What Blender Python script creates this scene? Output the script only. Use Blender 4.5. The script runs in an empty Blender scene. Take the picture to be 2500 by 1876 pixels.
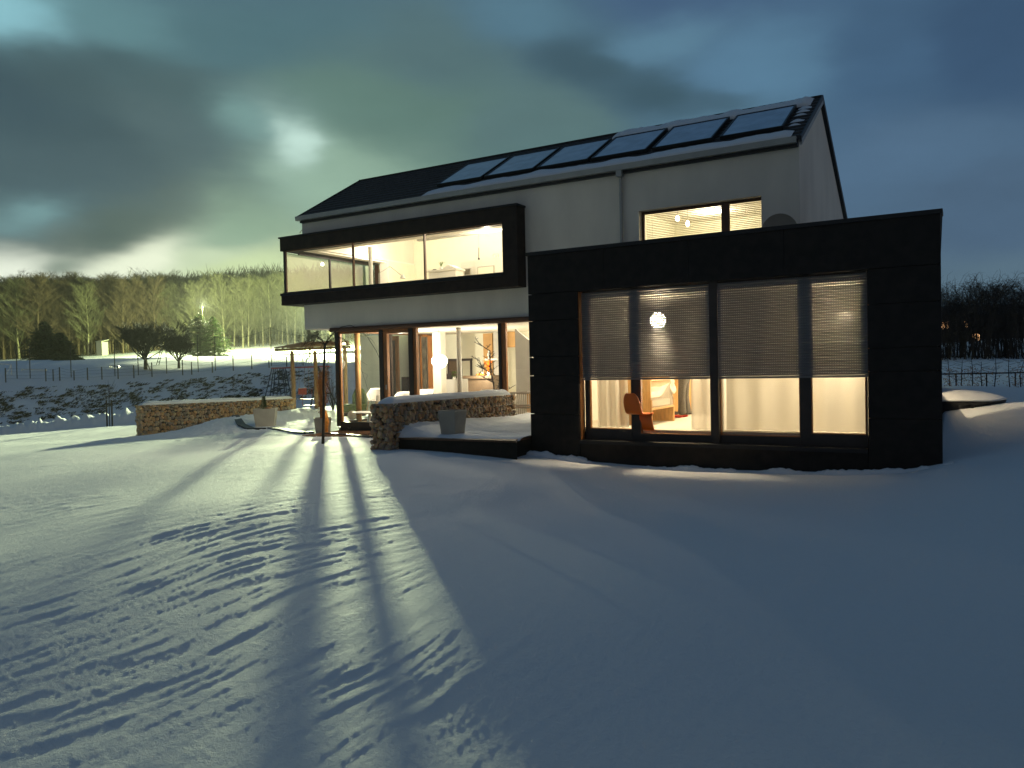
import bpy, bmesh, math, random
import numpy as np
from math import sin, cos, radians, pi, sqrt, atan2
from mathutils import Vector, Matrix

# ------------------------------------------------------------------ camera, world, exposure
SC = bpy.context.scene
COL = SC.collection
CAM = np.array([7.43026, -13.3083, 1.568])
FW = np.array([-0.50743091, 0.861422, -0.02158699])
RT = np.array([0.86165871, 0.50703014, -0.021557])
UP = np.array([0.00762442, 0.0295393, 0.99953454])
FPX = 1905.124
cd = bpy.data.cameras.new("camera"); cam = bpy.data.objects.new("camera", cd); COL.objects.link(cam)
cd.sensor_width = 36; cd.lens = 36 * FPX / 2500; cd.clip_end = 3000; cd.clip_start = 0.05
cam.matrix_world = Matrix([[RT[0], UP[0], -FW[0], CAM[0]], [RT[1], UP[1], -FW[1], CAM[1]], [RT[2], UP[2], -FW[2], CAM[2]], [0, 0, 0, 1]])
SC.camera = cam
SC.view_settings.view_transform = 'Standard'; SC.view_settings.look = 'None'
SC.view_settings.exposure = 0.0; SC.view_settings.gamma = 1
SC.cycles.use_denoising = True
SC.cycles.sample_clamp_indirect = 4.0
SC.cycles.max_bounces = 7; SC.cycles.diffuse_bounces = 4; SC.cycles.transparent_max_bounces = 24
SC.cycles.volume_bounces = 0
SC.cycles.caustics_reflective = False; SC.cycles.caustics_refractive = False

# measured helper: a sight line of the surveyed photograph, met with a real plane of the place
def ray(px, py): return FW + RT * (px - 1250) / FPX + UP * (938 - py) / FPX
def onv(px, py, v): d = ray(px, py); return CAM + d * (v - CAM[1]) / d[1]
def onu(px, py, u): d = ray(px, py); return CAM + d * (u - CAM[0]) / d[0]
def onz(px, py, z): d = ray(px, py); return CAM + d * (z - CAM[2]) / d[2]
def atD(px, py, D): return CAM + ray(px, py) * D
def azel(px, py):
    d = ray(px, py); d = d / np.linalg.norm(d); return atan2(d[0], d[1]), math.asin(d[2])

def lin(c):
    c = c / 255.0
    return c / 12.92 if c <= 0.04045 else ((c + 0.055) / 1.055) ** 2.4

W = bpy.data.worlds.new("World"); SC.world = W; W.use_nodes = True
nt = W.node_tree; nt.nodes.clear()
def build_sky():
    N = nt.nodes; L = nt.links
    def nd(t, **k):
        n = N.new(t)
        for a, b in k.items(): setattr(n, a, b)
        return n
    def math_(op, a, b=None, c=None):
        n = nd('ShaderNodeMath', operation=op)
        for i, x in enumerate((a, b, c)):
            if x is None: continue
            if isinstance(x, (int, float)): n.inputs[i].default_value = x
            else: L.new(x, n.inputs[i])
        return n.outputs[0]
    tc = nd('ShaderNodeTexCoord'); sep = nd('ShaderNodeSeparateXYZ'); L.new(tc.outputs['Generated'], sep.inputs[0])
    az = math_('ARCTAN2', sep.outputs[0], sep.outputs[1])
    el = math_('ARCSINE', sep.outputs[2])
    comb = nd('ShaderNodeCombineXYZ'); L.new(az, comb.inputs[0]); L.new(el, comb.inputs[1])
    # wind-drawn clouds: the pattern is stretched along the azimuth
    mp = nd('ShaderNodeMapping'); mp.inputs['Scale'].default_value = (2.3, 5.6, 1.0); mp.inputs['Rotation'].default_value = (0, 0, 0.12)
    L.new(comb.outputs[0], mp.inputs[0])
    n1 = nd('ShaderNodeTexNoise'); n1.inputs['Scale'].default_value = 1.0; n1.inputs['Detail'].default_value = 5.0; n1.inputs['Roughness'].default_value = 0.5
    L.new(mp.outputs[0], n1.inputs['Vector'])
    sc1 = nd('ShaderNodeSeparateXYZ'); L.new(n1.outputs['Color'], sc1.inputs[0])
    wa = math_('ADD', az, math_('MULTIPLY', math_('SUBTRACT', sc1.outputs[0], 0.5), 0.26))
    we = math_('ADD', el, math_('MULTIPLY', math_('SUBTRACT', sc1.outputs[1], 0.5), 0.16))
    # cloud and clear patches, plus added unseen warm glows: direction (azimuth, elevation), size, colour
    S = [  # view px (2212 wide), colour, sigma (deg az), sigma (deg el)
     (40, 70, (124, 184, 196), 8, 3.4), (330, 60, (84, 128, 136), 7, 4), (0, 215, (52, 78, 90), 9, 3.2), (180, 200, (58, 84, 92), 7, 3.4), (330, 170, (60, 88, 96), 6, 3), (450, 230, (66, 94, 100), 6, 3.4), (160, 300, (56, 82, 92), 7, 3), (480, 566, (186, 204, 168), 4, 1.8),
     (560, 70, (68, 106, 116), 8, 5), (655, 325, (184, 218, 206), 2.1, 2.0), (560, 290, (104, 144, 142), 4, 2), (330, 300, (72, 98, 104), 7, 4),
     (100, 390, (62, 88, 98), 8, 3), (20, 420, (108, 152, 156), 4, 1.2), (250, 470, (70, 92, 90), 7, 2.4), (60, 562, (226, 234, 214), 7, 2.3), (200, 590, (215, 225, 200), 6, 1.2),
     (190, 545, (112, 130, 118), 2.5, 1.5), (350, 548, (228, 236, 206), 5, 2.3), (500, 500, (124, 156, 134), 5, 3), (560, 600, (186, 205, 150), 6, 2.4),
     (850, 240, (84, 118, 110), 8, 5), (760, 400, (132, 166, 146), 6, 4), (900, 120, (76, 108, 114), 7, 4), (1120, 300, (80, 112, 114), 6, 4),
     (1270, 120, (56, 86, 100), 5, 3.6), (1400, 200, (54, 84, 98), 4, 2.4), (1130, 15, (74, 114, 134), 7, 1.8), (1420, 70, (80, 122, 146), 6, 2.2),
     (1620, 150, (76, 118, 146), 7, 3.2), (1500, 222, (60, 92, 110), 5, 1.2), (1480, 290, (70, 106, 126), 6, 2.5), (1900, 110, (58, 92, 122), 7, 5),
     (2150, 60, (50, 80, 110), 7, 5), (2000, 330, (72, 104, 132), 7, 4), (2150, 470, (68, 96, 122), 6, 4), (2100, 590, (80, 108, 126), 8, 2.5),
     ('g', radians(150), radians(6), (122, 112, 98), 45, 7), ('g', radians(-170), radians(8), (86, 92, 98), 40, 10), ('g', radians(80), radians(6), (150, 132, 104), 15, 7), ('g', radians(-110), radians(10), (80, 100, 110), 30, 12), ('g', radians(150), radians(40), (48, 70, 96), 60, 16),  # sky behind the camera; its low warm glows are added to warm the walls
     (1750, -250, (58, 88, 122), 18, 9), (500, -300, (66, 98, 116), 22, 10), (1100, -1500, (46, 84, 112), 60, 25)]
    accr = accw = None
    for row in S:
        if row[0] == 'g': _, a0, e0, c, sa, se = row
        else:
            x, y, c, sa, se = row; a0, e0 = azel(x * 1.1302, y * 1.1302)
            if y < -1000: a0, e0 = -0.5, radians(70)
        sa_, se_ = radians(sa), radians(se)
        da = math_('MULTIPLY', math_('WRAP', math_('SUBTRACT', wa, a0), pi, -pi), 1 / sa_); de = math_('MULTIPLY', math_('SUBTRACT', we, e0), 1 / se_)
        d2 = math_('ADD', math_('MULTIPLY', da, da), math_('MULTIPLY', de, de))
        # smooth tails: 1/(1+d2)^3
        w = math_('POWER', math_('ADD', d2, 0.22), -2.5)
        v = nd('ShaderNodeVectorMath', operation='SCALE'); cl = [lin(k) for k in c]; gy = .3 * cl[0] + .55 * cl[1] + .15 * cl[2]; v.inputs[0].default_value = [k * .86 + gy * .14 for k in cl]; L.new(w, v.inputs['Scale'])
        if accr is None: accr, accw = v.outputs[0], w
        else:
            ad = nd('ShaderNodeVectorMath', operation='ADD'); L.new(accr, ad.inputs[0]); L.new(v.outputs[0], ad.inputs[1]); accr = ad.outputs[0]
            accw = math_('ADD', accw, w)
    dv = nd('ShaderNodeVectorMath', operation='SCALE'); L.new(accr, dv.inputs[0]); L.new(math_('DIVIDE', 1.0, accw), dv.inputs['Scale'])
    # fine cloud texture
    n2 = nd('ShaderNodeTexNoise'); n2.inputs['Scale'].default_value = 2.2; n2.inputs['Detail'].default_value = 6.0; n2.inputs['Roughness'].default_value = 0.55
    L.new(mp.outputs[0], n2.inputs['Vector'])
    k = math_('ADD', math_('MULTIPLY', n2.outputs[0], 0.36), 0.82)
    fin = nd('ShaderNodeVectorMath', operation='SCALE'); L.new(dv.outputs[0], fin.inputs[0]); L.new(k, fin.inputs['Scale'])
    sky = nd('ShaderNodeTexSky'); sky.sky_type = 'NISHITA'; sky.sun_disc = False; sky.sun_elevation = radians(1.0); sky.sun_rotation = radians(200)
    sk = nd('ShaderNodeVectorMath', operation='SCALE'); L.new(sky.outputs[0], sk.inputs[0]); sk.inputs['Scale'].default_value = 0.0015
    add = nd('ShaderNodeVectorMath', operation='ADD'); L.new(fin.outputs[0], add.inputs[0]); L.new(sk.outputs[0], add.inputs[1])
    bg = nd('ShaderNodeBackground'); L.new(add.outputs[0], bg.inputs[0]); bg.inputs[1].default_value = 1.12
    out = nd('ShaderNodeOutputWorld'); L.new(bg.outputs[0], out.inputs[0])
build_sky()

# the floodlights of the sports field (behind the house) and their light
FLOOD = atD(800, 766, 92.0)
def lamp(name, kind, loc, power, color, radius=0.1, target=None, angle=None, blend=0.3, size=None):
    ld = bpy.data.lights.new(name, kind); ld.energy = power; ld.color = color
    if kind in ('POINT', 'SPOT'): ld.shadow_soft_size = radius
    o = bpy.data.objects.new(name, ld); o.location = loc; COL.objects.link(o)
    if target is not None:
        o.rotation_euler = (Vector(target) - Vector(loc)).to_track_quat('-Z', 'Y').to_euler()
    if kind == 'SPOT': ld.spot_size = radians(angle); ld.spot_blend = blend
    if kind == 'AREA': ld.shape = 'RECTANGLE'; ld.size, ld.size_y = size
    return o
FT = (atD(0, 1100, 19) * .55 + atD(1000, 1300, 9) * .45) + (atD(-100, 1060, 34) - atD(0, 1100, 19)) * .42
lamp('floodlight_beam', 'SPOT', FLOOD + np.array([0, 0, 0.0]), 600000, (0.90, 1.0, 0.56), 0.55, target=FT, angle=36, blend=0.4)
lamp('floodlight_wood_beam', 'SPOT', FLOOD + np.array([0.3, 0.3, 0.1]), 420000, (0.80, 1.0, 0.34), 0.3, target=atD(740, 800, 132), angle=150, blend=1.0)
lamp('small_floodlight_beam', 'POINT', atD(497, 744, 100.0), 26000, (0.95, 1.0, 0.6), 0.15)
# lamps of the rooms, then two added fills
WARM = (1.0, 0.91, 0.68)
LV = [
 ('pendant_light', (-5.35, 6.4, 1.55), 120, WARM, 0.10), ('living_room_light', (-7.7, 5.7, 2.45), 260, WARM, 0.05), ('kitchen_light', (-2.9, 7.4, 2.70), 230, WARM, 0.05),
 ('stair_light', (-1.35, 5.3, 2.45), 130, WARM, 0.05),
 ('gallery_light', (-6.2, 6.9, 6.9), 320, WARM, 0.08), ('gallery_left_light', (-9.3, 6.6, 5.24), 80, WARM, 0.04), ('gallery_right_light', (-3.9, 4.75, 5.22), 230, WARM, 0.04),
 ('bathroom_light', (1.9, 6.2, 5.2), 120, (1.0, 0.88, 0.6), 0.05),
 ('nursery_added_fill', (2.9, 3.9, 1.16), 130, (1.0, 0.80, 0.50), 0.04), ('bedroom_added_fill', (4.5, 3.6, 1.16), 110, (1.0, 0.80, 0.50), 0.10)]  # both added out of sight to spread warm light over the snow
for n, l, p, c, r in LV: lamp(n, 'POINT', l, p, c, r)

# ------------------------------------------------------------------ materials
MATS = {}
def mat(name, col=(0.5, 0.5, 0.5), rough=0.6, metal=0.0, spec=0.5, var=0.0, vscale=5.0, bump=0.0, bscale=20.0, stretch=None, emit=None, col2=None, alpha=None, sss=0, detail=6):
    if name in MATS: return MATS[name]
    m = bpy.data.materials.new(name); m.use_nodes = True; MATS[name] = m
    t = m.node_tree; N = t.nodes; L = t.links; b = N['Principled BSDF']
    b.inputs['Base Color'].default_value = (*col, 1); b.inputs['Roughness'].default_value = rough
    b.inputs['Metallic'].default_value = metal; b.inputs['Specular IOR Level'].default_value = spec
    tc = N.new('ShaderNodeTexCoord'); mp = N.new('ShaderNodeMapping'); L.new(tc.outputs['Object'], mp.inputs[0])
    if stretch: mp.inputs['Scale'].default_value = stretch
    if var > 0 or col2:
        n = N.new('ShaderNodeTexNoise'); n.inputs['Scale'].default_value = vscale; n.inputs['Detail'].default_value = detail
        L.new(mp.outputs[0], n.inputs['Vector'])
        r = N.new('ShaderNodeValToRGB'); L.new(n.outputs['Fac'], r.inputs[0])
        c2 = col2 if col2 else tuple(min(1, k * (1 + var)) for k in col); c1 = col if col2 else tuple(k * (1 - var) for k in col)
        r.color_ramp.elements[0].position = 0.35; r.color_ramp.elements[1].position = 0.65
        r.color_ramp.elements[0].color = (*c1, 1); r.color_ramp.elements[1].color = (*c2, 1)
        L.new(r.outputs[0], b.inputs['Base Color'])
    if bump > 0:
        n = N.new('ShaderNodeTexNoise'); n.inputs['Scale'].default_value = bscale; n.inputs['Detail'].default_value = 5
        L.new(mp.outputs[0], n.inputs['Vector'])
        bp = N.new('ShaderNodeBump'); bp.inputs['Strength'].default_value = bump; bp.inputs['Distance'].default_value = 0.02
        L.new(n.outputs['Fac'], bp.inputs['Height']); L.new(bp.outputs[0], b.inputs['Normal'])
    if emit:
        b.inputs['Emission Color'].default_value = (*emit[:3], 1); b.inputs['Emission Strength'].default_value = emit[3]
    return m
def glass_mat(name, tint=(1, 1, 1), gl=0.04, ior=1.5, grough=0.0):
    m = bpy.data.materials.new(name); m.use_nodes = True; t = m.node_tree; N = t.nodes; L = t.links
    N.remove(N['Principled BSDF']); out = N['Material Output']
    tr = N.new('ShaderNodeBsdfTransparent'); tr.inputs[0].default_value = (*tint, 1)
    g = N.new('ShaderNodeBsdfGlossy'); g.inputs['Roughness'].default_value = grough
    fr = N.new('ShaderNodeFresnel'); fr.inputs[0].default_value = ior
    mx = N.new('ShaderNodeMixShader'); L.new(fr.outputs[0], mx.inputs[0]); L.new(tr.outputs[0], mx.inputs[1]); L.new(g.outputs[0], mx.inputs[2])
    L.new(mx.outputs[0], out.inputs[0]); return m
def cloth_mat(name, col, trans=0.5, see=0.15):
    m = bpy.data.materials.new(name); m.use_nodes = True; t = m.node_tree; N = t.nodes; L = t.links
    N.remove(N['Principled BSDF']); out = N['Material Output']
    d = N.new('ShaderNodeBsdfDiffuse'); d.inputs[0].default_value = (*col, 1)
    tl = N.new('ShaderNodeBsdfTranslucent'); tl.inputs[0].default_value = (*col, 1)
    tr = N.new('ShaderNodeBsdfTransparent')
    m1 = N.new('ShaderNodeMixShader'); m1.inputs[0].default_value = trans; L.new(d.outputs[0], m1.inputs[1]); L.new(tl.outputs[0], m1.inputs[2])
    m2 = N.new('ShaderNodeMixShader'); m2.inputs[0].default_value = see; L.new(m1.outputs[0], m2.inputs[1]); L.new(tr.outputs[0], m2.inputs[2])
    L.new(m2.outputs[0], out.inputs[0]); return m
M = dict(
 plaster=mat('plaster_render', (0.76, 0.71, 0.62), 0.9, var=0.06, vscale=1.6, stretch=(1, 1, .35), bump=0.25, bscale=160),
 inwall=mat('interior_wall', (0.80, 0.78, 0.64), 0.85, var=0.02),
 inwhite=mat('interior_white', (0.72, 0.70, 0.64), 0.8, var=0.02),
 ceil=mat('ceiling_white', (0.84, 0.80, 0.72), 0.85, var=0.01),
 floorw=mat('interior_floor', (0.55, 0.46, 0.34), 0.5, var=0.08, stretch=(1, 8, 1)),
 carpet=mat('carpet_floor', (0.60, 0.56, 0.48), 0.95, var=0.05, vscale=40),
 panel=mat('fibre_cement_dark', (0.0165, 0.0132, 0.0102), 0.75, spec=0.3, var=0.25, vscale=6, bump=0.12, bscale=90),
 bayp=mat('bay_cladding_brown', (0.024, 0.016, 0.011), 0.65, spec=0.3, var=0.3, vscale=5, bump=0.12, bscale=90),
 metald=mat('dark_sheet_metal', (0.010, 0.010, 0.011), 0.5, 0.2, bump=0.05),
 zinc=mat('zinc_sheet', (0.36, 0.37, 0.36), 0.5, 0.35, var=0.06, vscale=3, bump=0.05),
 tile=mat('roof_tile_anthracite', (0.030, 0.030, 0.033), 0.6, var=0.3, vscale=12, bump=0.4, bscale=30, stretch=(1, 1, 1)),
 solar=mat('solar_glass', (0.38, 0.46, 0.58), 0.14, 0.25, spec=0.9, var=0.15, vscale=2.5),
 wood=mat('window_wood', (0.33, 0.135, 0.040), 0.5, var=0.25, vscale=6, stretch=(8, 8, 0.7), bump=0.1),
 wooddk=mat('window_wood_dark', (0.10, 0.045, 0.020), 0.5, var=0.25, vscale=6, stretch=(8, 8, 0.7)),
 woodlt=mat('light_wood', (0.62, 0.36, 0.13), 0.5, var=0.12, vscale=5, stretch=(6, 6, 1)),
 frame=mat('window_frame_dark', (0.028, 0.020, 0.016), 0.5, var=0.2),
 shut=mat('shutter_aluminium', (0.16, 0.16, 0.16), 0.5, 0.2, var=0.05, vscale=2),
 blind=mat('blind_slat', (0.72, 0.66, 0.50), 0.5),
 lampw=mat('lamp_glass_lit', (0.9, 0.85, 0.7), 0.5, emit=(1.0, 0.90, 0.66, 9.0)),
 lampn=mat('nursery_globe_lit', (0.9, 0.85, 0.7), 0.5, emit=(1.0, 0.80, 0.50, 330.0)), lampb=mat('bedroom_globe_lit', (0.9, 0.85, 0.7), 0.5, emit=(1.0, 0.80, 0.50, 850.0)),
 bulb=mat('bulb_lit', (0.9, 0.85, 0.7), 0.5, emit=(1.0, 0.92, 0.70, 30.0)),
 bulbhot=mat('floodlight_lit', (0.9, 0.9, 0.8), 0.5, emit=(0.95, 1.0, 0.75, 60.0)),
 white=mat('white_plastic', (0.80, 0.78, 0.72), 0.4),
 orange=mat('orange_plastic', (0.80, 0.16, 0.008), 0.35),
 green=mat('green_upholstery', (0.10, 0.16, 0.05), 0.8, var=0.1),
 dark=mat('dark_laminate', (0.05, 0.04, 0.035), 0.5),
 brownlam=mat('brown_laminate', (0.11, 0.072, 0.042), 0.5, var=0.1),
 tan=mat('tan_wall_paint', (0.48, 0.28, 0.11), 0.8, var=0.06),
 greypaint=mat('grey_paint', (0.42, 0.40, 0.36), 0.8, var=0.03),
 steel=mat('steel', (0.45, 0.45, 0.45), 0.3, 0.9),
 black=mat('black_metal', (0.012, 0.012, 0.012), 0.5),
 planter=mat('planter_concrete', (0.36, 0.34, 0.29), 0.8, var=0.06, vscale=4, bump=0.2, bscale=70),
 wire=mat('galvanised_wire', (0.30, 0.28, 0.25), 0.4, 0.7),
 stonecore=mat('gabion_core', (0.05, 0.04, 0.035), 0.95),
 bark=mat('bark_dark', (0.040, 0.032, 0.026), 0.9, var=0.3, vscale=10, bump=0.5, bscale=30, stretch=(3, 3, 0.6)),
 barkl=mat('bark_pale', (0.20, 0.18, 0.12), 0.85, var=0.35, vscale=3, stretch=(3, 3, 0.5)),
 barkb=mat('bark_brown', (0.09, 0.062, 0.04), 0.85, var=0.35, vscale=3, stretch=(3, 3, 0.5)),
 twig=mat('twigs_dark', (0.035, 0.027, 0.022), 0.9),
 twigl=mat('twigs_pale', (0.085, 0.08, 0.048), 0.9, var=0.3, vscale=0.6),
 twigb=mat('twigs_brown', (0.060, 0.040, 0.025), 0.9, var=0.3, vscale=0.6),
 needle=mat('conifer_needles', (0.05, 0.078, 0.024), 0.8, var=0.4, vscale=3),
 grassd=mat('dry_grass', (0.34, 0.15, 0.045), 0.9, var=0.35, vscale=14),
 tuft=mat('bank_heather', (0.010, 0.010, 0.008), 0.9, var=0.4, vscale=9),
 ofab=mat('orange_jute_wrap', (0.66, 0.27, 0.045), 0.85, var=0.2, vscale=20, bump=0.4, bscale=40),
 trous=mat('dark_trousers', (0.060, 0.052, 0.040), 0.9, var=0.12, vscale=8, bump=0.2),
 skin=mat('skin', (0.55, 0.32, 0.21), 0.5), hair=mat('brown_hair', (0.05, 0.03, 0.02), 0.6),
 shirt=mat('grey_shirt', (0.25, 0.24, 0.24), 0.85), slipper=mat('red_slipper', (0.62, 0.05, 0.02), 0.7),
 redpl=mat('red_painted_steel', (0.36, 0.05, 0.025), 0.5, var=0.1), bluem=mat('blue_grey_steel', (0.03, 0.045, 0.07), 0.5),
 logw=mat('log_post', (0.36, 0.22, 0.11), 0.8, var=0.2, vscale=8, stretch=(3, 3, .6), bump=0.3),
 reed=mat('reed_mat', (0.25, 0.15, 0.09), 0.9, var=0.4, vscale=30, stretch=(1, 6, 1), bump=0.5),
 linen=mat('white_linen', (0.80, 0.76, 0.66), 0.9, bump=0.3, bscale=15),
 plant=mat('plant_green', (0.10, 0.17, 0.04), 0.7),
 pic=mat('picture_dark', (0.10, 0.085, 0.06), 0.6, var=0.5, vscale=5),
 glass=glass_mat('window_glass'), coated=glass_mat('coated_glass', (.62, .66, .58), ior=4.2),
 litwin=mat('lit_curtained_window', (0.6, 0.5, 0.3), 0.8, emit=(1.0, 0.52, 0.22, 2.2)),
 curtain=cloth_mat('net_curtain', (0.80, 0.77, 0.69), 0.42, 0.25),
 frost=cloth_mat('blind_fabric', (0.74, 0.71, 0.63), 0.46, 0.03),
 gravelm=mat('gravel_stone', (0.30, 0.16, 0.08), 0.9, var=0.5, vscale=25, bump=0.3),
)
def stone_mat():
    m = bpy.data.materials.new('gabion_stone'); m.use_nodes = True; t = m.node_tree; N = t.nodes; L = t.links; b = N['Principled BSDF']
    b.inputs['Roughness'].default_value = 0.9
    g = N.new('ShaderNodeNewGeometry'); r = N.new('ShaderNodeValToRGB'); L.new(g.outputs['Random Per Island'], r.inputs[0])
    e = r.color_ramp.elements; e[0].color = (0.20, 0.12, 0.065, 1); e[1].color = (0.42, 0.30, 0.17, 1)
    x = e.new(0.3); x.color = (0.33, 0.20, 0.10, 1); x = e.new(0.55); x.color = (0.26, 0.215, 0.16, 1); x = e.new(0.8); x.color = (0.15, 0.12, 0.10, 1)
    n = N.new('ShaderNodeTexNoise'); n.inputs['Scale'].default_value = 22; n.inputs['Detail'].default_value = 6
    tc = N.new('ShaderNodeTexCoord'); L.new(tc.outputs['Object'], n.inputs['Vector'])
    mx = N.new('ShaderNodeMix'); mx.data_type = 'RGBA'; mx.blend_type = 'MULTIPLY'; mx.inputs[0].default_value = 0.6
    L.new(r.outputs[0], mx.inputs[6]); L.new(n.outputs['Color'], mx.inputs[7]); 
    sc = N.new('ShaderNodeVectorMath'); sc.operation = 'SCALE'; sc.inputs['Scale'].default_value = 2.0; L.new(mx.outputs[2], sc.inputs[0]); L.new(sc.outputs[0], b.inputs['Base Color'])
    bp = N.new('ShaderNodeBump'); bp.inputs['Strength'].default_value = 0.6; bp.inputs['Distance'].default_value = 0.02; L.new(n.outputs['Fac'], bp.inputs['Height']); L.new(bp.outputs[0], b.inputs['Normal'])
    return m
M['stone'] = stone_mat()
def snow_mat():
    m = bpy.data.materials.new('snow'); m.use_nodes = True; t = m.node_tree; N = t.nodes; L = t.links; b = N['Principled BSDF']
    b.inputs['Base Color'].default_value = (0.80, 0.82, 0.84, 1); b.inputs['Roughness'].default_value = 0.75; b.inputs['Specular IOR Level'].default_value = 0.25
    tc = N.new('ShaderNodeTexCoord')
    n = N.new('ShaderNodeTexNoise'); n.inputs['Scale'].default_value = 26; n.inputs['Detail'].default_value = 8; n.inputs['Roughness'].default_value = 0.7; L.new(tc.outputs['Object'], n.inputs['Vector'])
    n3 = N.new('ShaderNodeTexNoise'); n3.inputs['Scale'].default_value = 130; n3.inputs['Detail'].default_value = 3; L.new(tc.outputs['Object'], n3.inputs['Vector'])
    ad = N.new('ShaderNodeMath'); ad.operation = 'MULTIPLY_ADD'; L.new(n3.outputs['Fac'], ad.inputs[0]); ad.inputs[1].default_value = 0.35; L.new(n.outputs['Fac'], ad.inputs[2])
    bp = N.new('ShaderNodeBump'); bp.inputs['Strength'].default_value = 1.0; bp.inputs['Distance'].default_value = 0.016; L.new(ad.outputs[0], bp.inputs['Height']); L.new(bp.outputs[0], b.inputs['Normal'])
    # glints of single crystals
    v = N.new('ShaderNodeTexVoronoi'); v.inputs['Scale'].default_value = 160; L.new(tc.outputs['Object'], v.inputs['Vector'])
    r = N.new('ShaderNodeValToRGB'); L.new(v.outputs['Distance'], r.inputs[0]); r.color_ramp.elements[0].color = (0.18, 0.18, 0.18, 1); r.color_ramp.elements[0].position = 0.05
    r.color_ramp.elements[1].color = (0.8, 0.8, 0.8, 1); r.color_ramp.elements[1].position = 0.12
    L.new(r.outputs[0], b.inputs['Roughness'])
    return m
M['snow'] = snow_mat()

# ------------------------------------------------------------------ mesh helpers
class MB:
    def __init__(s): s.v = []; s.f = []; s.sm = False
    def add(s, vs, fs):
        o = len(s.v); s.v.extend([tuple(map(float, p)) for p in vs]); s.f.extend([tuple(i + o for i in f) for f in fs]); return s
    def box(s, a, b):
        x0, x1 = sorted((a[0], b[0])); y0, y1 = sorted((a[1], b[1])); z0, z1 = sorted((a[2], b[2]))
        return s.add([(x0, y0, z0), (x1, y0, z0), (x1, y1, z0), (x0, y1, z0), (x0, y0, z1), (x1, y0, z1), (x1, y1, z1), (x0, y1, z1)],
                     [(0, 3, 2, 1), (4, 5, 6, 7), (0, 1, 5, 4), (1, 2, 6, 5), (2, 3, 7, 6), (3, 0, 4, 7)])
    def obox(s, c, ax, ay, az_):   # centre and three half-axis vectors
        c, ax, ay, az_ = map(np.asarray, (c, ax, ay, az_)); vs = []
        for k in (-1, 1):
            for (i, j) in ((-1, -1), (1, -1), (1, 1), (-1, 1)): vs.append(c + ax * i + ay * j + az_ * k)
        return s.add(vs, [(0, 3, 2, 1), (4, 5, 6, 7), (0, 1, 5, 4), (1, 2, 6, 5), (2, 3, 7, 6), (3, 0, 4, 7)])
    def wallp(s, a, b, t, z0, z1):  # upright slab from a to b (plan), thickness t centred
        a = np.array([a[0], a[1], 0.]); b = np.array([b[0], b[1], 0.]); d = b - a; n = np.array([-d[1], d[0], 0]) / np.linalg.norm(d)
        return s.obox((a + b) / 2 + np.array([0, 0, (z0 + z1) / 2]), d / 2, n * t / 2, np.array([0, 0, (z1 - z0) / 2]))
    def prism(s, poly, d, off=(0, 0, 0)):  # closed polygon of 3-D points pushed along d
        n = len(poly); d = np.asarray(d); P = [np.asarray(p) for p in poly]
        return s.add(P + [p + d for p in P], [tuple(range(n))[::-1], tuple(range(n, 2 * n))] + [(i, (i + 1) % n, (i + 1) % n + n, i + n) for i in range(n)])
    def tube(s, pts, rs, n=6, cap=True):
        pts = [np.asarray(p, float) for p in pts]
        if isinstance(rs, (int, float)): rs = [rs] * len(pts)
        base = len(s.v); m = len(pts)
        ref = None
        for i, p in enumerate(pts):
            d = pts[min(i + 1, m - 1)] - pts[max(i - 1, 0)]; d = d / (np.linalg.norm(d) + 1e-9)
            if ref is None:
                ref = np.cross(d, (0, 0, 1.)) if abs(d[2]) < 0.9 else np.cross(d, (1., 0, 0))
            ref = ref - d * (ref @ d); ref = ref / (np.linalg.norm(ref) + 1e-9); q = np.cross(d, ref)
            for k in range(n):
                a = 2 * pi * k / n; s.v.append(tuple(p + (ref * cos(a) + q * sin(a)) * rs[i]))
        for i in range(m - 1):
            for k in range(n):
                a = base + i * n + k; b = base + i * n + (k + 1) % n; s.f.append((a, b, b + n, a + n))
        if cap:
            s.f.append(tuple(base + k for k in range(n))[::-1]); s.f.append(tuple(base + (m - 1) * n + k for k in range(n)))
        return s
    def lathe(s, prof, c, n=24, axis='z'):
        base = len(s.v); m = len(prof)
        for r, z in prof:
            for k in range(n):
                a = 2 * pi * k / n; s.v.append((c[0] + r * cos(a), c[1] + r * sin(a), c[2] + z))
        for i in range(m - 1):
            for k in range(n):
                a = base + i * n + k; b = base + i * n + (k + 1) % n; s.f.append((a, b, b + n, a + n))
        return s
    def sphere(s, c, r, n=16, m=10, sq=(1, 1, 1)):
        base = len(s.v)
        for i in range(m + 1):
            t = pi * i / m
            for k in range(n):
                a = 2 * pi * k / n; s.v.append((c[0] + r * sq[0] * sin(t) * cos(a), c[1] + r * sq[1] * sin(t) * sin(a), c[2] + r * sq[2] * cos(t)))
        for i in range(m):
            for k in range(n):
                a = base + i * n + k; b = base + i * n + (k + 1) % n; s.f.append((a, a + n, b + n, b))
        return s
    def grid(s, P):  # P: array (rows, cols, 3)
        r, c = P.shape[:2]; base = len(s.v); s.v.extend(map(tuple, P.reshape(-1, 3)))
        for i in range(r - 1):
            for j in range(c - 1):
                a = base + i * c + j; s.f.append((a, a + 1, a + c + 1, a + c))
        return s
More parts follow.
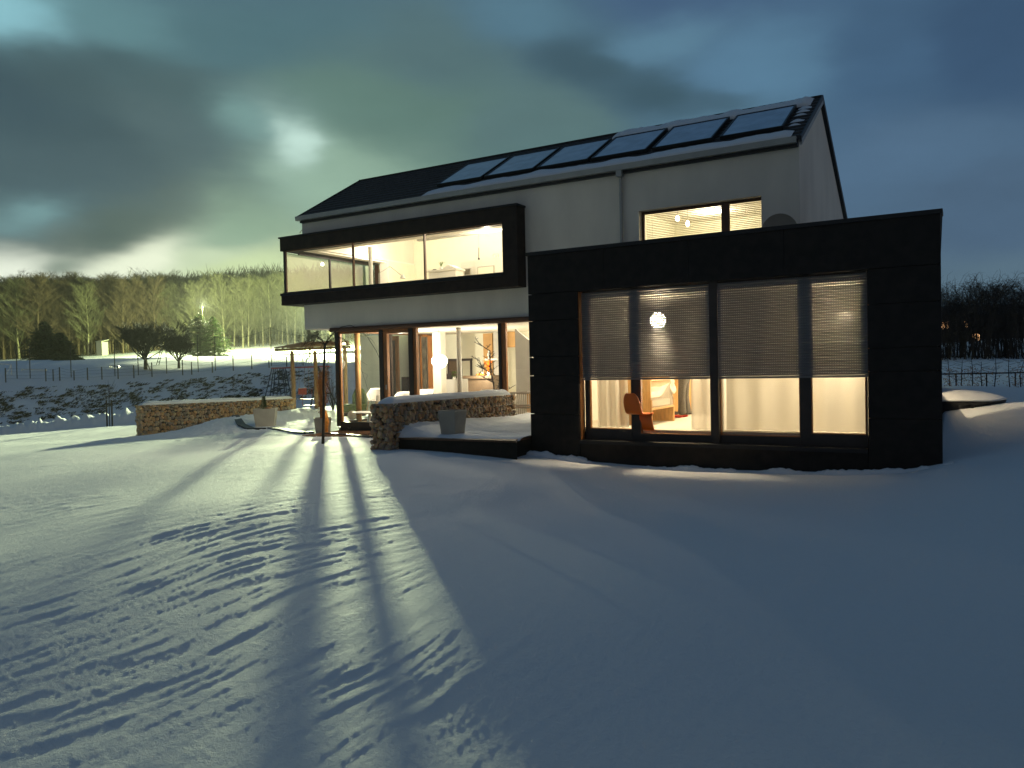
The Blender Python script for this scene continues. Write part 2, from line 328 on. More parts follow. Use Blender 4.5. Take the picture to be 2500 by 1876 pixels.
def build(name, mb, m, parent=None, root=None, smooth=False, bevel=0):
    me = bpy.data.meshes.new(name); off = np.array(root.location) if root is not None else np.zeros(3)
    v = np.array(mb.v, float).reshape(-1, 3) - off
    me.from_pydata(v.tolist(), [], mb.f); me.update()
    if smooth: me.polygons.foreach_set('use_smooth', [True] * len(me.polygons))
    me.materials.append(m)
    o = bpy.data.objects.new(name, me); COL.objects.link(o)
    if parent is not None: o.parent = parent
    if bevel:
        b = o.modifiers.new('bevel', 'BEVEL'); b.width = bevel; b.segments = 2; b.limit_method = 'ANGLE'
    return o
def tag(o, label=None, cat=None, group=None, kind=None):
    if label: o['label'] = label
    if cat: o['category'] = cat
    if group: o['group'] = group
    if kind: o['kind'] = kind
    return o
class Thing:
    def __init__(s, name, label, cat, loc=(0, 0, 0), group=None, rz=0):
        o = bpy.data.objects.new(name, None); COL.objects.link(o); o.location = [float(k) for k in loc]; o.empty_display_size = 0.1
        tag(o, label, cat, group); s.o = o
    def part(s, name, mb, m, parent=None, **k):
        return build(name, mb, M[m] if isinstance(m, str) else m, parent or s.o, s.o, **k)
def single(name, mb, m, label, cat, group=None, kind=None, **k):
    o = build(name, mb, M[m] if isinstance(m, str) else m, None, None, **k); tag(o, label, cat, group, kind); return o
def copy_tree(o, parent=None):
    c = o.copy(); COL.objects.link(c); c.parent = parent
    for ch in list(o.children): copy_tree(ch, c)
    return c
V = lambda x, y, z: np.array([x, y, z], float)

# ------------------------------------------------------------------ noise
_rng = np.random.RandomState(7); _PERM = _rng.permutation(512); _PERM = np.concatenate([_PERM, _PERM]); _G = _rng.rand(512) * 2 * pi; _GX, _GY = np.cos(_G), np.sin(_G)
def perlin(x, y):
    xi = np.floor(x).astype(int); yi = np.floor(y).astype(int); xf = x - xi; yf = y - yi
    u = xf * xf * xf * (xf * (xf * 6 - 15) + 10); v = yf * yf * yf * (yf * (yf * 6 - 15) + 10)
    def g(i, j, a, b):
        h = _PERM[(_PERM[i & 511] + j) & 511]; return _GX[h] * a + _GY[h] * b
    a = g(xi, yi, xf, yf); b = g(xi + 1, yi, xf - 1, yf); c = g(xi, yi + 1, xf, yf - 1); d = g(xi + 1, yi + 1, xf - 1, yf - 1)
    return (a + u * (b - a)) * (1 - v) + (c + u * (d - c)) * v
def fbm(x, y, o=4, g=0.5):
    s = 0; a = 1.0
    for i in range(o): s = s + a * perlin(x * 2 ** i + 17.3 * i, y * 2 ** i - 9.1 * i); a *= g
    return s
def sstep(x, a, b): t = np.clip((x - a) / (b - a), 0, 1); return t * t * (3 - 2 * t)

# ------------------------------------------------------------------ terrain
CT = []
def cp(px, py, D): CT.append(atD(px, py, D))
for q in [(1250, 1876, 4.08), (250, 1876, 4.3), (2300, 1876, 3.85), (400, 1400, 7.5), (900, 1400, 7.25), (1600, 1400, 6.6), (700, 1240, 9.9),
          (0, 1300, 9.8), (0, 1120, 19), (500, 1100, 19), (318, 1066, 28.3), (0, 1062, 34), (909, 1105, 15.4), (1100, 1104, 15.2),
          (1297, 1112, 15.1), (1500, 1130, 14.2), (1750, 1142, 13.4), (2160, 1146, 12.0), (2302, 1131, 11.6), (1700, 1230, 10.2), (1300, 1230, 11.0), (2250, 1230, 9.2),
          (757, 996, 38), (690, 1003, 36), (640, 1046, 26.2), (784, 1084, 17.9), (870, 1066, 21), (540, 1052, 26),
          (2490, 1000, 16), (2340, 1006, 14.2), (2430, 984, 15.4), (2400, 1060, 12.6), (2400, 1180, 9.4), (2490, 1300, 7.3), (2490, 948, 20), (2310, 948, 20), (2490, 876, 45), (2310, 876, 45), (2600, 870, 46), (2500, 860, 80), (2300, 860, 80),
          (0, 902, 75), (200, 893, 85), (350, 890, 85), (660, 872, 85), (0, 877, 130), (350, 857, 130), (660, 834, 130), (800, 828, 130), (0, 872, 170), (660, 812, 170), (-300, 885, 130),
          (-400, 1047, 45), (-400, 1100, 26)]: cp(*q)
def seg(A, n):
    A = [np.array(a, float) for a in A]; out = []
    for a, b in zip(A[:-1], A[1:]):
        for k in range(n): out.append(a + (b - a) * k / n)
    out.append(A[-1]); return out
BASE = [(-400, 1080, 42), (0, 1047, 43), (220, 1023, 43.3), (300, 1012, 44), (560, 992, 46), (740, 983, 47.5), (860, 972, 49)]
TOP = [(-400, 945, 47), (0, 930, 49), (214, 924.5, 50), (338, 919, 51), (484, 911, 52.5), (663, 897, 55), (800, 887, 57), (860, 884, 58)]
for q in seg(BASE, 2) + seg(TOP, 2): cp(*q)
for P in [(0, 12, .0), (6, 8, .2), (-4, 8, -.1), (-12, 6, -.25), (30, -10, .6), (40, 30, 2.5), (10, -30, -.6), (-10, -25, -.9), (-40, -10, -1.4), (30, -40, -.5), (10, 60, 3), (-20, 120, 7), (120, 120, 8), (-160, 60, 5), (-150, -100, -2), (150, -100, 1), (0, -150, -2), (300, 200, 10), (-100, 300, 14), (-300, 200, 14)]: CT.append(np.array(P, float))
CT = np.array(CT); _c2 = 1.2
_K = np.sqrt(((CT[:, None, :2] - CT[None, :, :2]) ** 2).sum(-1) + _c2) ; _A = np.vstack([np.hstack([_K - np.eye(len(CT)) * 0.02, np.ones((len(CT), 1))]), np.append(np.ones(len(CT)), 0)])
_w = np.linalg.solve(_A, np.append(CT[:, 2], 0))
def base_h(x, y):
    x = np.asarray(x, float); y = np.asarray(y, float); s = np.full(x.shape, _w[-1])
    for i in range(len(CT)): s = s + _w[i] * np.sqrt((x - CT[i, 0]) ** 2 + (y - CT[i, 1]) ** 2 + _c2)
    return s
LD = FLOOD[:2] - np.array([3., -8.]); LD = LD / np.linalg.norm(LD); LP = np.array([-LD[1], LD[0]])
WR = [atD(-300, 1060, 37)[:2], atD(100, 1038, 37.5)[:2], atD(200, 1032, 38)[:2], atD(330, 1022, 38.5)[:2], atD(420, 1015, 38)[:2]]
def seg_dist(x, y, A, B):
    d = B - A; t = np.clip(((x - A[0]) * d[0] + (y - A[1]) * d[1]) / (d @ d), 0, 1); return np.hypot(x - A[0] - t * d[0], y - A[1] - t * d[1])
def height(x, y):
    z = base_h(x, y)
    D = (x - CAM[0]) * FW[0] + (y - CAM[1]) * FW[1]; X = (x - CAM[0]) * RT[0] + (y - CAM[1]) * RT[1]
    s = x * LD[0] + y * LD[1]; t = x * LP[0] + y * LP[1]
    # wind-packed ripples, long axis across the light; broken into fields
    wx = 0.55 * perlin(x * .33, y * .33) + 0.10 * perlin(x * .9, y * .9)
    th = 0.62; s2 = s * cos(th) + t * sin(th); t2 = -s * sin(th) + t * cos(th)
    fieldm = sstep(perlin(x * 0.23 + 4.2, y * 0.23 + 1.7) + 0.45 * perlin(x * .8, y * .8), -0.16, 0.34)
    left = 1 - sstep(X - 0.28 * D * 0 - 0.2, -1.2, 2.6)
    rough = np.clip(0.34 + 0.66 * fieldm, 0, 1) * (0.22 + 0.78 * left)
    far = 1 - sstep(D, 24, 40)
    wy = 0.25 * perlin(x * .7 + 5, y * .7)
    r1 = perlin((s2 + wx) * 4.2, (t2 + wy) * 0.70); r2 = perlin((s2 + wx) * 8.4 + 9 + .3 * r1, (t2 + wy) * 1.0); r3 = perlin((s2 + wx) * 17, (t2 + wy) * 2.3)
    rid = 1 - np.abs(perlin((s2 + wx * 1.4) * 3.1 + 31, (t2 + wy) * 1.2)) * 2.6
    near = .50 + .62 * sstep(D, 6, 11) - .45 * sstep(D, 15, 24)
    r0 = perlin((s2 + wx) * 1.1 + 3, (t2 + wy) * .6)
    z = z + rough * far * near * (0.008 * r0 + 0.0074 * r1 + 0.0092 * r2 + 0.0066 * r3 + 0.0058 * np.clip(rid, 0, 1) ** 2 + .0030 * perlin((s2 + wx) * 33, (t2 + wy) * 9))
    z = z + 0.045 * perlin(x * 0.33, y * 0.33) * (1 - sstep(D, 60, 90)) + 0.0016 * fbm(x * 20, y * 20, 2) * far
    z = z + 0.10 * fbm(x * 0.12 + 3, y * 0.12, 3) * sstep(D, 20, 60) + 0.5 * fbm(x * .02, y * .02, 3) * sstep(D, 60, 120)
    # ploughed windrow left of the gabion wall
    dm = np.full(np.shape(x), 99.)
    for a, b in zip(WR[:-1], WR[1:]): dm = np.minimum(dm, seg_dist(x, y, a, b))
    z = z + np.clip(1 - (dm / 0.95) ** 2, 0, 1) * (0.42 + 0.55 * np.abs(fbm(x * 1.7, y * 1.7, 3)))
    # trodden snow on the patio
    P = atD(690, 1030, 28.); pm = np.exp(-(((x - P[0]) ** 2 + (y - P[1]) ** 2) / 6.0 ** 2) ** 2)
    z = z + pm * 0.07 * np.abs(fbm(x * 2.3, y * 2.3, 4))
    # drift in front of the left gabion and the hollow at the right of the extension
    A = atD(560, 1040, 28.5); B = atD(735, 1010, 31.5); dd = seg_dist(x, y, A[:2], B[:2]); z = z + 0.34 * np.exp(-(dd / 1.3) ** 2)
    H = atD(2400, 1060, 12.8); z = z - 0.12 * np.exp(-(((x - H[0]) ** 2 + (y - H[1]) ** 2) / 0.9 ** 2))
    # scoured channel along the foot of the extension
    ch = np.exp(-((y + 0.12) / 0.28) ** 2) * sstep(x, 0.2, 1.2) * (1 - sstep(x, 6.4, 7.3)); z = z - 0.07 * ch
    ins = sstep(x, -8.9, -8.6) * (1 - sstep(x, 6.9, 7.0)) * sstep(y, 4.15, 4.4) * (1 - sstep(y, 9.2, 9.5)) + sstep(x, .1, .3) * (1 - sstep(x, 6.8, 7.0)) * sstep(y, .1, .3) * (1 - sstep(y, 5.2, 5.6))
    return z - 0.35 * np.clip(ins, 0, 1)
def gz(x, y): return float(height(np.array([float(x)]), np.array([float(y)]))[0])
def hit(px, py, z0=-.2):   # where a sight line meets the terrain
    d = ray(px, py); t = 4.0; prev = 4.0
    while t < 200:
        P = CAM + d * t
        if P[2] < float(base_h(P[0], P[1])): break
        prev = t; t *= 1.01
    a, b = prev, t
    for _ in range(20):
        m = (a + b) / 2; P = CAM + d * m
        if P[2] < gz(P[0], P[1]): b = m
        else: a = m
    return CAM + d * b
def make_ground():
    fa = atan2(FW[1], FW[0])
    fine = np.linspace(-radians(41), radians(41), 1050); coarse = np.linspace(radians(41), 2 * pi - radians(41), 90)[1:-1]
    ang = np.concatenate([fine, coarse]); r = [0.6]
    while r[-1] < 900: r.append(r[-1] * (1.0062 if r[-1] < 45 else 1.012 if r[-1] < 160 else 1.06) + (0.006 if r[-1] < 5 else 0))
    r = np.array(r); nr, na = len(r), len(ang)
    RR, AA = np.meshgrid(r, ang, indexing='ij'); x = CAM[0] + RR * np.cos(fa - AA); y = CAM[1] + RR * np.sin(fa - AA)
    z = height(x.ravel(), y.ravel()).reshape(x.shape)
    co = np.stack([x, y, z], -1).reshape(-1, 3); c0 = np.array([[CAM[0], CAM[1], z[0].mean()]]); co = np.vstack([co, c0])
    i = np.arange(nr - 1)[:, None]; j = np.arange(na)[None, :]; j2 = (j + 1) % na
    q = np.stack(np.broadcast_arrays(i * na + j, (i + 1) * na + j, (i + 1) * na + j2, i * na + j2), -1).reshape(-1, 4)
    tri = np.stack([np.full(na, len(co) - 1), np.arange(na), (np.arange(na) + 1) % na], -1)
    me = bpy.data.meshes.new('snow_ground'); me.vertices.add(len(co)); me.vertices.foreach_set('co', co.ravel())
    nl = q.size + tri.size; me.loops.add(nl); me.loops.foreach_set('vertex_index', np.concatenate([q.ravel(), tri.ravel()]).astype(np.int32))
    npoly = len(q) + len(tri); me.polygons.add(npoly)
    me.polygons.foreach_set('loop_start', np.concatenate([np.arange(len(q)) * 4, len(q) * 4 + np.arange(len(tri)) * 3]).astype(np.int32))
    me.polygons.foreach_set('use_smooth', np.ones(npoly, bool)); me.update(calc_edges=True); me.validate()
    me.materials.append(M['snow']); o = bpy.data.objects.new('snow_ground', me); COL.objects.link(o); tag(o, 'wind-rippled snow covering the garden and the field', None, None, 'structure')
make_ground()
# ------------------------------------------------------------------ the house
VW, UL, UR, ZS, VB2 = 4.1, -10.14, 4.33, 2.85, 11.3
H = Thing('house', 'two-storey white house with a glowing panorama bay, slate-dark roof and black flat-roofed extension', 'house', (-3, 6.8, -0.3))
b = MB()
b.box((UL, VW, 5.30), (UR, 4.4, 6.10)); b.box((UL, VW, ZS), (UR, 4.4, 3.9))
b.box((-2.8, VW, 3.9), (0.73, 4.4, 5.3)); b.box((3.54, VW, 3.9), (UR, 4.4, 5.3)); b.box((0.73, VW, 3.9), (3.54, 4.4, 4.15)); b.box((0.73, VW, 5.165), (3.54, 4.4, 5.3))
# gables and back
def gable(u0, u1, z0, hole=None):
    p = [(u0, 4.4, z0), (u0, VB2, z0), (u0, VB2, 5.24), (u0, 6.868, 7.76), (u0, 4.4, 6.40)]
    b.prism(p, (u1 - u0, 0, 0))
gable(4.03, UR, -.3)
b.box((4.03, VW, 6.1), (UR, 4.4, 6.25))
z_ = 5.32
b.prism([(UL, 4.4, z_), (UL, 9.6, z_), (UL, VB2, 5.0), (UL, VB2, 5.24), (UL, 6.868, 7.76), (UL, 4.4, 6.40)], (.3, 0, 0))
b.box((UL, 4.4, ZS), (UL + .3, VB2, 3.88)); b.box((UL, 7.7, 3.88), (UL + .3, 9.6, 5.32)); b.box((UL, 9.6, 3.88), (UL + .3, VB2, 4.99))
b.box((UL + .3, 11.0, ZS), (4.03, VB2, 5.2))
H.part('wall', b, 'plaster')
b = MB(); b.box((UL + .3, 4.4, 2.856), (4.03, 9.34, 3.1)); sl = H.part('floor_slab', b, 'inwhite')
# roof: stepped tile courses
sl_ = (7.882 - 6.263) / (6.868 - 4.023)
roofz = lambda v: 6.263 + (v - 4.023) * sl_
b = MB(); n = 12; U0, U1 = UL - .06, UR + .05
for i in range(n):
    v0 = 4.0 + (6.868 - 4.0) * i / n; v1 = 4.0 + (6.868 - 4.0) * (i + 1) / n + .03
    a0, a1 = roofz(v0) + .065, roofz(v1) + .004
    b.prism([(U0, v0, a0), (U0, min(v1, 6.87), a1), (U0, min(v1, 6.87), a1 - .10), (U0, v0, a0 - .10)], (U1 - U0, 0, 0))
b.prism([(U0, 11.42, 7.93 - (11.42 - 6.868) * sl_), (U0, 6.866, 7.93), (U0, 6.866, 7.82), (U0, 11.42, 7.82 - (11.42 - 6.868) * sl_)], (U1 - U0, 0, 0))
roof = H.part('roof', b, 'tile')
b = MB(); b.box((U0, 6.80, 7.885), (U1, 6.94, 7.945)); H.part('ridge_cap', b, 'metald', parent=roof)
for u in (U0 - .03, U1):
    b = MB(); b.prism([(u, 3.95, roofz(3.95) + .06), (u, 6.868, 7.96), (u, 6.868, 7.80), (u, 3.95, roofz(3.95) - .07)], (.03, 0, 0))
    b.prism([(u, 11.45, 7.96 - 4.582 * sl_), (u, 6.868, 7.96), (u, 6.868, 7.80), (u, 11.45, 7.80 - 4.582 * sl_)], (.03, 0, 0))
    H.part('verge_trim', b, 'metald', parent=roof)
b = MB(); b.prism([(U1 + .031, 4.0, roofz(4.0) - .03), (U1 + .031, 6.868, 7.84), (U1 + .031, 6.868, 7.74), (U1 + .031, 4.0, roofz(4.0) - .15)], (-.04, 0, 0)); H.part('verge_board', b, 'zinc', parent=roof)
# underside seen from the rooms
b = MB(); b.prism([(UL + .3, 4.4, 6.28), (UL + .3, 6.868, 7.68), (UL + .3, 9.34, 6.28), (UL + .3, 9.34, 6.34), (UL + .3, 6.868, 7.74), (UL + .3, 4.4, 6.34)], (4.03 - UL - .3, 0, 0)); H.part('roof_lining', b, 'inwhite')
b = MB(); b.prism([(UL - .05, 3.88, 6.14), (UL - .05, 3.86, 6.265), (UL - .05, 3.99, 6.265), (UL - .05, 3.99, 6.14)], (UR - UL + .03, 0, 0)); H.part('gutter', b, 'zinc')
b = MB(); b.box((UL + .02, 3.99, 6.08), (UR - .01, 4.099, 6.24)); H.part('eaves_shade_strip', b, 'black')  # solid black strip standing in for the shade under the gutter
b = MB(); b.tube([(0.32, 3.97, 6.15), (.32, 3.97, 6.0), (.32, 4.02, 5.95), (.32, 4.02, 3.6)], .038, 10); b.box((.25, 3.90, 6.0), (.39, 4.04, 6.14))
for z in (5.6, 4.3): b.lathe([(.046, -.02), (.046, .02)], (.32, 4.02, z), 10)
H.part('downpipe', b, 'zinc', smooth=False)
b = MB(); c = V(UL - .03, 4.2, 5.95); b.lathe([(.0, -.05), (.05, -.05), (.05, .04), (0, .05)], c, 10); b.tube([c + V(-.05, 0, -.02), c + V(-.16, 0, -.1), c + V(-.17, 0, -.2), c + V(-.1, 0, -.28)], .012, 5); H.part('gable_lamp', b, 'zinc')
# solar collectors
for i, (u0, u1) in enumerate([(-5.40, -3.94), (-3.83, -2.33), (-2.22, -.78), (-.68, .76), (.91, 2.35), (2.53, 3.92)]):
    v0, v1 = 4.62, 6.22; cu, cv = (u0 + u1) / 2, (v0 + v1) / 2; L = (v1 - v0) / 2; nrm = V(0, -sl_, 1) / sqrt(1 + sl_ ** 2)
    c = V(cu, cv, roofz(cv)) + nrm * .085; f = MB()
    hx, hy = (u1 - u0) / 2, L * V(0, 1, sl_)
    for sx in (-1, 1): f.obox(c + V(sx * (hx - .02), 0, 0), (.02, 0, 0), hy, nrm * .045)
    for sy in (-1, 1): f.obox(c + hy * sy * .975, (hx - .04, 0, 0), hy * .024, nrm * .045)
    fr = H.part('solar_panel', f, 'metald')
    g = MB(); g.obox(c + nrm * .012, (hx - .04, 0, 0), hy * .95, nrm * .02); H.part('glass_cover', g, 'solar', parent=fr)
# ---- bay
BL, BR, BT, BB, VB = -10.654, -2.337, 5.66, 3.595, 3.673
b = MB()
b.box((BL, VB, 5.235), (BR, VW - .002, BT - .03)); b.box((BL, VB, BB), (BR, VW - .002, 3.93)); b.box((-2.77, VB, 3.93), (BR, VW - .002, 5.235))
b.box((BL, VW - .002, 5.235), (UL - .002, 7.9, BT - .03)); b.box((BL, VW - .002, BB), (UL - .002, 7.9, 3.93))
bay = H.part('panorama_bay', b, 'bayp')
b = MB(); b.box((BL - .035, VB - .035, BT - .045), (BR + .03, VW - .003, BT)); b.box((BL - .035, VW - .003, BT - .045), (UL - .003, 7.93, BT))
b.box((BL - .02, VB - .025, 3.88), (-2.77, VB, 3.955)); b.box((BL + .03, VB + .03, 3.93), (-2.77, VB + .12, 3.985)); b.box((BL + .03, VB + .12, 3.93), (BL + .12, 7.8, 3.985))
H.part('flashing', b, 'metald', parent=bay)
b = MB(); b.box((BL + .12, VB + .12, 3.90), (-2.77, 4.4, 3.975)); b.box((BL + .12, 4.4, 3.90), (UL + .3, 7.7, 3.975)); H.part('sill_board', b, 'inwhite', parent=bay)
b = MB(); b.box((BL + .05, VB + .16, 5.24), (-2.77, 4.4, 5.285)); b.box((BL + .05, 4.4, 5.24), (UL + .29, 7.7, 5.285)); H.part('bay_ceiling', b, 'ceil', parent=bay)
b = MB(); b.box((BL + .14, VB + .05, 5.205), (-2.77, VB + .10, 5.235)); b.box((-2.80, VB + .05, 3.985), (-2.772, VB + .10, 5.205))
for u in (-7.8, -5.26): b.box((u - .022, VB + .045, 3.985), (u + .022, VB + .11, 5.205))
b.box((BL + .15, VB + .045, 3.985), (BL + .19, VB + .09, 5.205)); H.part('window_frame', b, 'wooddk', parent=bay)
b = MB(); b.box((BL + .08, VB + .045, 3.985), (BL + .148, VB + .12, 5.235)); pm = onu(807, 670, -10.5)[1]; b.box((BL + .10, pm - .03, 3.985), (BL + .16, pm + .03, 5.235)); b.box((BL + .10, 7.64, 3.985), (BL + .16, 7.7, 5.235)); b.box((BL + .10, 4.3, 5.19), (BL + .16, 7.64, 5.235)); H.part('corner_post', b, 'frame', parent=bay)
for (u0, u1) in ((-10.46, -7.825), (-7.775, -5.285), (-5.235, -2.805)):
    b = MB(); b.add([(u0, VB + .075, 3.985), (u1, VB + .075, 3.985), (u1, VB + .075, 5.205), (u0, VB + .075, 5.205)], [(0, 1, 2, 3)]); H.part('pane', b, 'glass', parent=bay)
for (v0, v1) in ((VB + .12, pm - .03), (pm + .03, 7.64)):
    b = MB(); b.add([(BL + .13, v0, 3.985), (BL + .13, v1, 3.985), (BL + .13, v1, 5.19), (BL + .13, v0, 5.19)], [(0, 1, 2, 3)]); H.part('pane', b, 'coated', parent=bay)
# ---- upper room
hc = onz(794, 613, 5.30); hu, hv = hc[0], hc[1]
b = MB(); b.box((UL + .3, 4.402, 5.30), (-2.5, hv, 5.36)); b.box((UL + .3, hv, 5.30), (hu, 9.34, 5.36)); H.part('gallery_ceiling', b, 'ceil')
b = MB(); b.box((-2.5, 4.4, 3.1), (-2.4, 9.34, 6.27)); b.prism([(-2.5, 4.4, 6.27), (-2.5, 6.868, 7.67), (-2.5, 9.34, 6.27)], (.1, 0, 0)); b.box((UL + .3, 9.24, 3.1), (-2.5, 9.34, 6.28)); b.box((UL + .3, 7.7, 3.1), (UL + .36, 9.24, 5.3)); H.part('gallery_wall', b, 'inwall')
b = MB(); b.box((UL + .31, 4.41, 3.1), (-2.5, 9.24, 3.13)); H.part('gallery_floor', b, 'floorw')
b = MB(); bu = onv(1020, 585, 5.15)[0]; zz = onv(1120, 572, 5.15)[2]; b.box((bu, 5.10, zz - .06), (-2.5, 5.22, zz + .05)); H.part('roof_beam', b, 'greypaint')
def vbox(px0, py0, px1, py1, v, th, mb=None):   # upright box on the plane v, behind it by th
    P, Q = onv(px0, py0, v), onv(px1, py1, v); m = mb or MB()
    return m.box((P[0], v, P[2]), (Q[0], v + th, Q[2]))
b = MB(); cu = onv(904.5, 640, 5.0)[0]; b.tube([(cu, 5.0, 3.1), (cu, 5.0, 5.3)], .065, 16); H.part('column', b, 'inwhite', smooth=True)
b = MB(); vbox(914, 645, 925, 700, 8.6, .05, b); H.part('inner_door', b, 'wooddk')
b = MB(); P = onv(1124, 640, 7.2); Q = onv(1228, 628, 7.2); b.box((P[0], 7.2, 3.13), (-2.5, 7.35, P[2])); H.part('gallery_parapet', b, 'inwhite')
# ---- upper window right
b = MB(); b.box((.733, 4.27, 4.15), (.80, 4.33, 5.163)); b.box((3.50, 4.27, 4.15), (3.538, 4.33, 5.163)); b.box((.80, 4.27, 5.10), (3.50, 4.33, 5.163)); b.box((2.62, 4.265, 4.15), (2.80, 4.33, 5.10))
uw = H.part('bathroom_window', b, 'wooddk')
b = MB(); b.add([(.80, 4.3, 4.15), (2.62, 4.3, 4.15), (2.62, 4.3, 5.10), (.8, 4.3, 5.10)], [(0, 1, 2, 3)]); b.add([(2.80, 4.3, 4.15), (3.5, 4.3, 4.15), (3.5, 4.3, 5.10), (2.80, 4.3, 5.10)], [(0, 1, 2, 3)]); H.part('pane', b, 'glass', parent=uw)
for (u0, u1) in ((.81, 2.59), (2.79, 3.49)):
    b = MB(); z = 4.16
    while z < 5.09: b.obox(((u0 + u1) / 2, 4.36, z), ((u1 - u0) / 2, 0, 0), (0, .014, .012), (0, -.0007, .0009)); z += .040
    for u in (u0 + .15, (u0 + u1) / 2, u1 - .15): b.box((u - .002, 4.358, 4.15), (u + .002, 4.362, 5.09))
    H.part('blind', b, 'blind', parent=uw)
b = MB(); b.box((.45, 7.5, 3.1), (4.03, 7.55, 5.5)); b.box((.40, 4.4, 3.1), (.45, 7.55, 5.5)); H.part('bathroom_wall', b, 'inwall')
b = MB(); b.box((.40, 4.401, 5.36), (4.03, 7.55, 5.42)); H.part('bathroom_ceiling', b, 'ceil')
# ---- ground floor glazing
GV = 4.15
b = MB(); b.prism([(-9.02, 4.0, 2.72), (-9.02, 3.965, 2.76), (-9.02, 3.965, 2.81), (-9.02, 4.0, 2.846), (-9.02, 4.3, 2.846), (-9.02, 4.3, 2.72)], (9.0, 0, 0)); b.box((-8.93, 4.3, 2.72), (-8.78, 9.3, 2.846)); H.part('glazing_header', b, 'wooddk')
b = MB(); b.box((-8.93, 4.1, -.08), (-8.80, 4.24, 2.718)); b.box((-3.22, 4.1, -.08), (-3.13, 4.22, 2.718)); b.box((-7.24, 4.1, -.08), (-7.10, 4.22, 2.718)); b.box((-6.17, 4.1, -.08), (-6.03, 4.22, 2.718)); b.box((-8.80, 4.11, -.10), (-3.22, 4.22, .05)); b.box((-3.13, 4.11, -.10), (-.01, 4.22, .34)); 
b.box((-8.92, 9.1, -.08), (-8.80, 9.3, 2.718)); b.box((-8.91, 4.24, -.10), (-8.82, 9.1, .05)); b.box((-8.91, 6.6, .05), (-8.83, 6.68, 2.718))
gf = H.part('garden_glazing', b, 'frame')
b = MB(); b.box((-8.798, 4.13, .05), (-8.74, 4.20, 2.718)); H.part('wood_sash', b, 'wood', parent=gf); b = MB(); b.box((-7.09, 4.12, .05), (-6.96, 4.23, 2.718)); b.box((-6.96, 4.12, 2.60), (-6.19, 4.23, 2.718)); b.box((-6.19, 4.12, .05), (-6.172, 4.23, 2.718)); H.part('wood_sash', b, 'wood', parent=gf); b = MB(); b.box((-6.03, 4.14, .05), (-5.93, 4.26, 2.718)); H.part('wood_sash', b, 'wood', parent=gf); b = MB(); b.box((-3.13, 4.13, .34), (-3.0, 4.21, 2.718)); H.part('wood_sash', b, 'wood', parent=gf); b = MB(); b.box((-8.74, 4.14, 2.66), (-7.24, 4.2, 2.718)); H.part('wood_sash', b, 'wood', parent=gf)
b = MB(); b.box((-7.02, 4.09, 1.0), (-6.99, 4.118, 1.14)); H.part('handle', b, 'steel', parent=gf)
for (u0, u1, z0) in ((-8.74, -7.24, .05), (-6.96, -6.19, .05), (-5.93, -3.22, .05), (-3.0, -.02, .34)):
    b = MB(); b.add([(u0, 4.17, z0), (u1, 4.17, z0), (u1, 4.17, 2.66), (u0, 4.17, 2.66)], [(0, 1, 2, 3)]); H.part('pane', b, 'glass', parent=gf)
for (v0, v1) in ((4.24, 6.6), (6.68, 9.1)):
    b = MB(); b.add([(-8.87, v0, .05), (-8.87, v1, .05), (-8.87, v1, 2.718), (-8.87, v0, 2.718)], [(0, 1, 2, 3)]); H.part('pane', b, 'glass', parent=gf)
b = MB(); b.box((-8.88, 4.13, -.5), (-.01, 4.3, -.102)); b.box((-8.88, 4.3, -.5), (-8.78, 9.3, -.102)); H.part('plinth', b, 'black')
b = MB(); b.lathe([(.055, -.01), (.055, .01), (.04, .01)], (0, 0, 0), 16)
b.v = [(x + onv(851.5, 1042, 4.1)[0], 4.12 + z, y + onv(851.5, 1042, 4.1)[2]) for x, y, z in b.v]; H.part('wall_valve', b, 'steel')
b = MB(); b.box((-8.85, 4.24, -.10), (4.03, 9.3, -.0)); H.part('living_floor', b, 'floorw')
b = MB(); b.box((-8.84, 4.402, 2.76), (4.0, 9.34, 2.854)); H.part('living_ceiling', b, 'ceil')
BW = 9.3; u_b = onv(881, 900, BW)[0]
b = MB(); b.box((u_b, BW, -.1), (4.03, 11.29, 2.854)); H.part('back_wall', b, 'inwall')
for q in ((.0, 4.4, .1, 9.3),):
    b = MB(); b.box((q[0], q[1], 0), (q[2], q[3], 2.76)); H.part('inner_wall', b, 'inwhite')
b = MB(); cu = onv(873.5, 900, 5.0)[0]; b.tube([(cu, 5.0, 0), (cu, 5.0, 2.76)], .085, 20); H.part('column', b, 'tan', smooth=True)
b = MB(); cu = onv(1121, 880, 5.6)[0]; b.tube([(cu, 5.6, 0), (cu, 5.6, 2.76)], .07, 20); H.part('column', b, 'greypaint', smooth=True)
b = MB(); cu = onv(1070, 880, 7.6)[0]; b.box((cu - .15, 7.5, 0), (cu + .17, 7.8, 2.76)); H.part('chimney_breast', b, 'inwhite')
b = MB(); vbox(943, 822, 975, 975, 8.4, .06, b); dm = H.part('inner_door', b, 'wood'); b = MB(); vbox(950, 832, 966, 965, 8.36, .03, b); H.part('door_glass', b, 'dark', parent=dm)
b = MB(); vbox(1023, 818, 1030, 975, 8.2, .06, b); vbox(1043, 820, 1058, 975, 8.2, .06, b); vbox(1030, 818, 1043, 823, 8.2, .06, b); dm = H.part('inner_door', b, 'wood'); b = MB(); vbox(1030, 823, 1043, 975, 8.23, .03, b); H.part('door_glass', b, 'pic', parent=dm)
b = MB(); vbox(1092, 877, 1152, 881, 9.24, .05, b); vbox(1147, 881, 1152, 924, 9.24, .05, b); vbox(1092, 881, 1095, 924, 9.24, .05, b); vbox(1122, 881, 1127, 924, 9.24, .05, b); hf = H.part('serving_hatch', b, 'dark')
b = MB(); vbox(1095, 881, 1122, 924, 9.27, .02, b); H.part('hatch_back', b, 'brownlam', parent=hf)
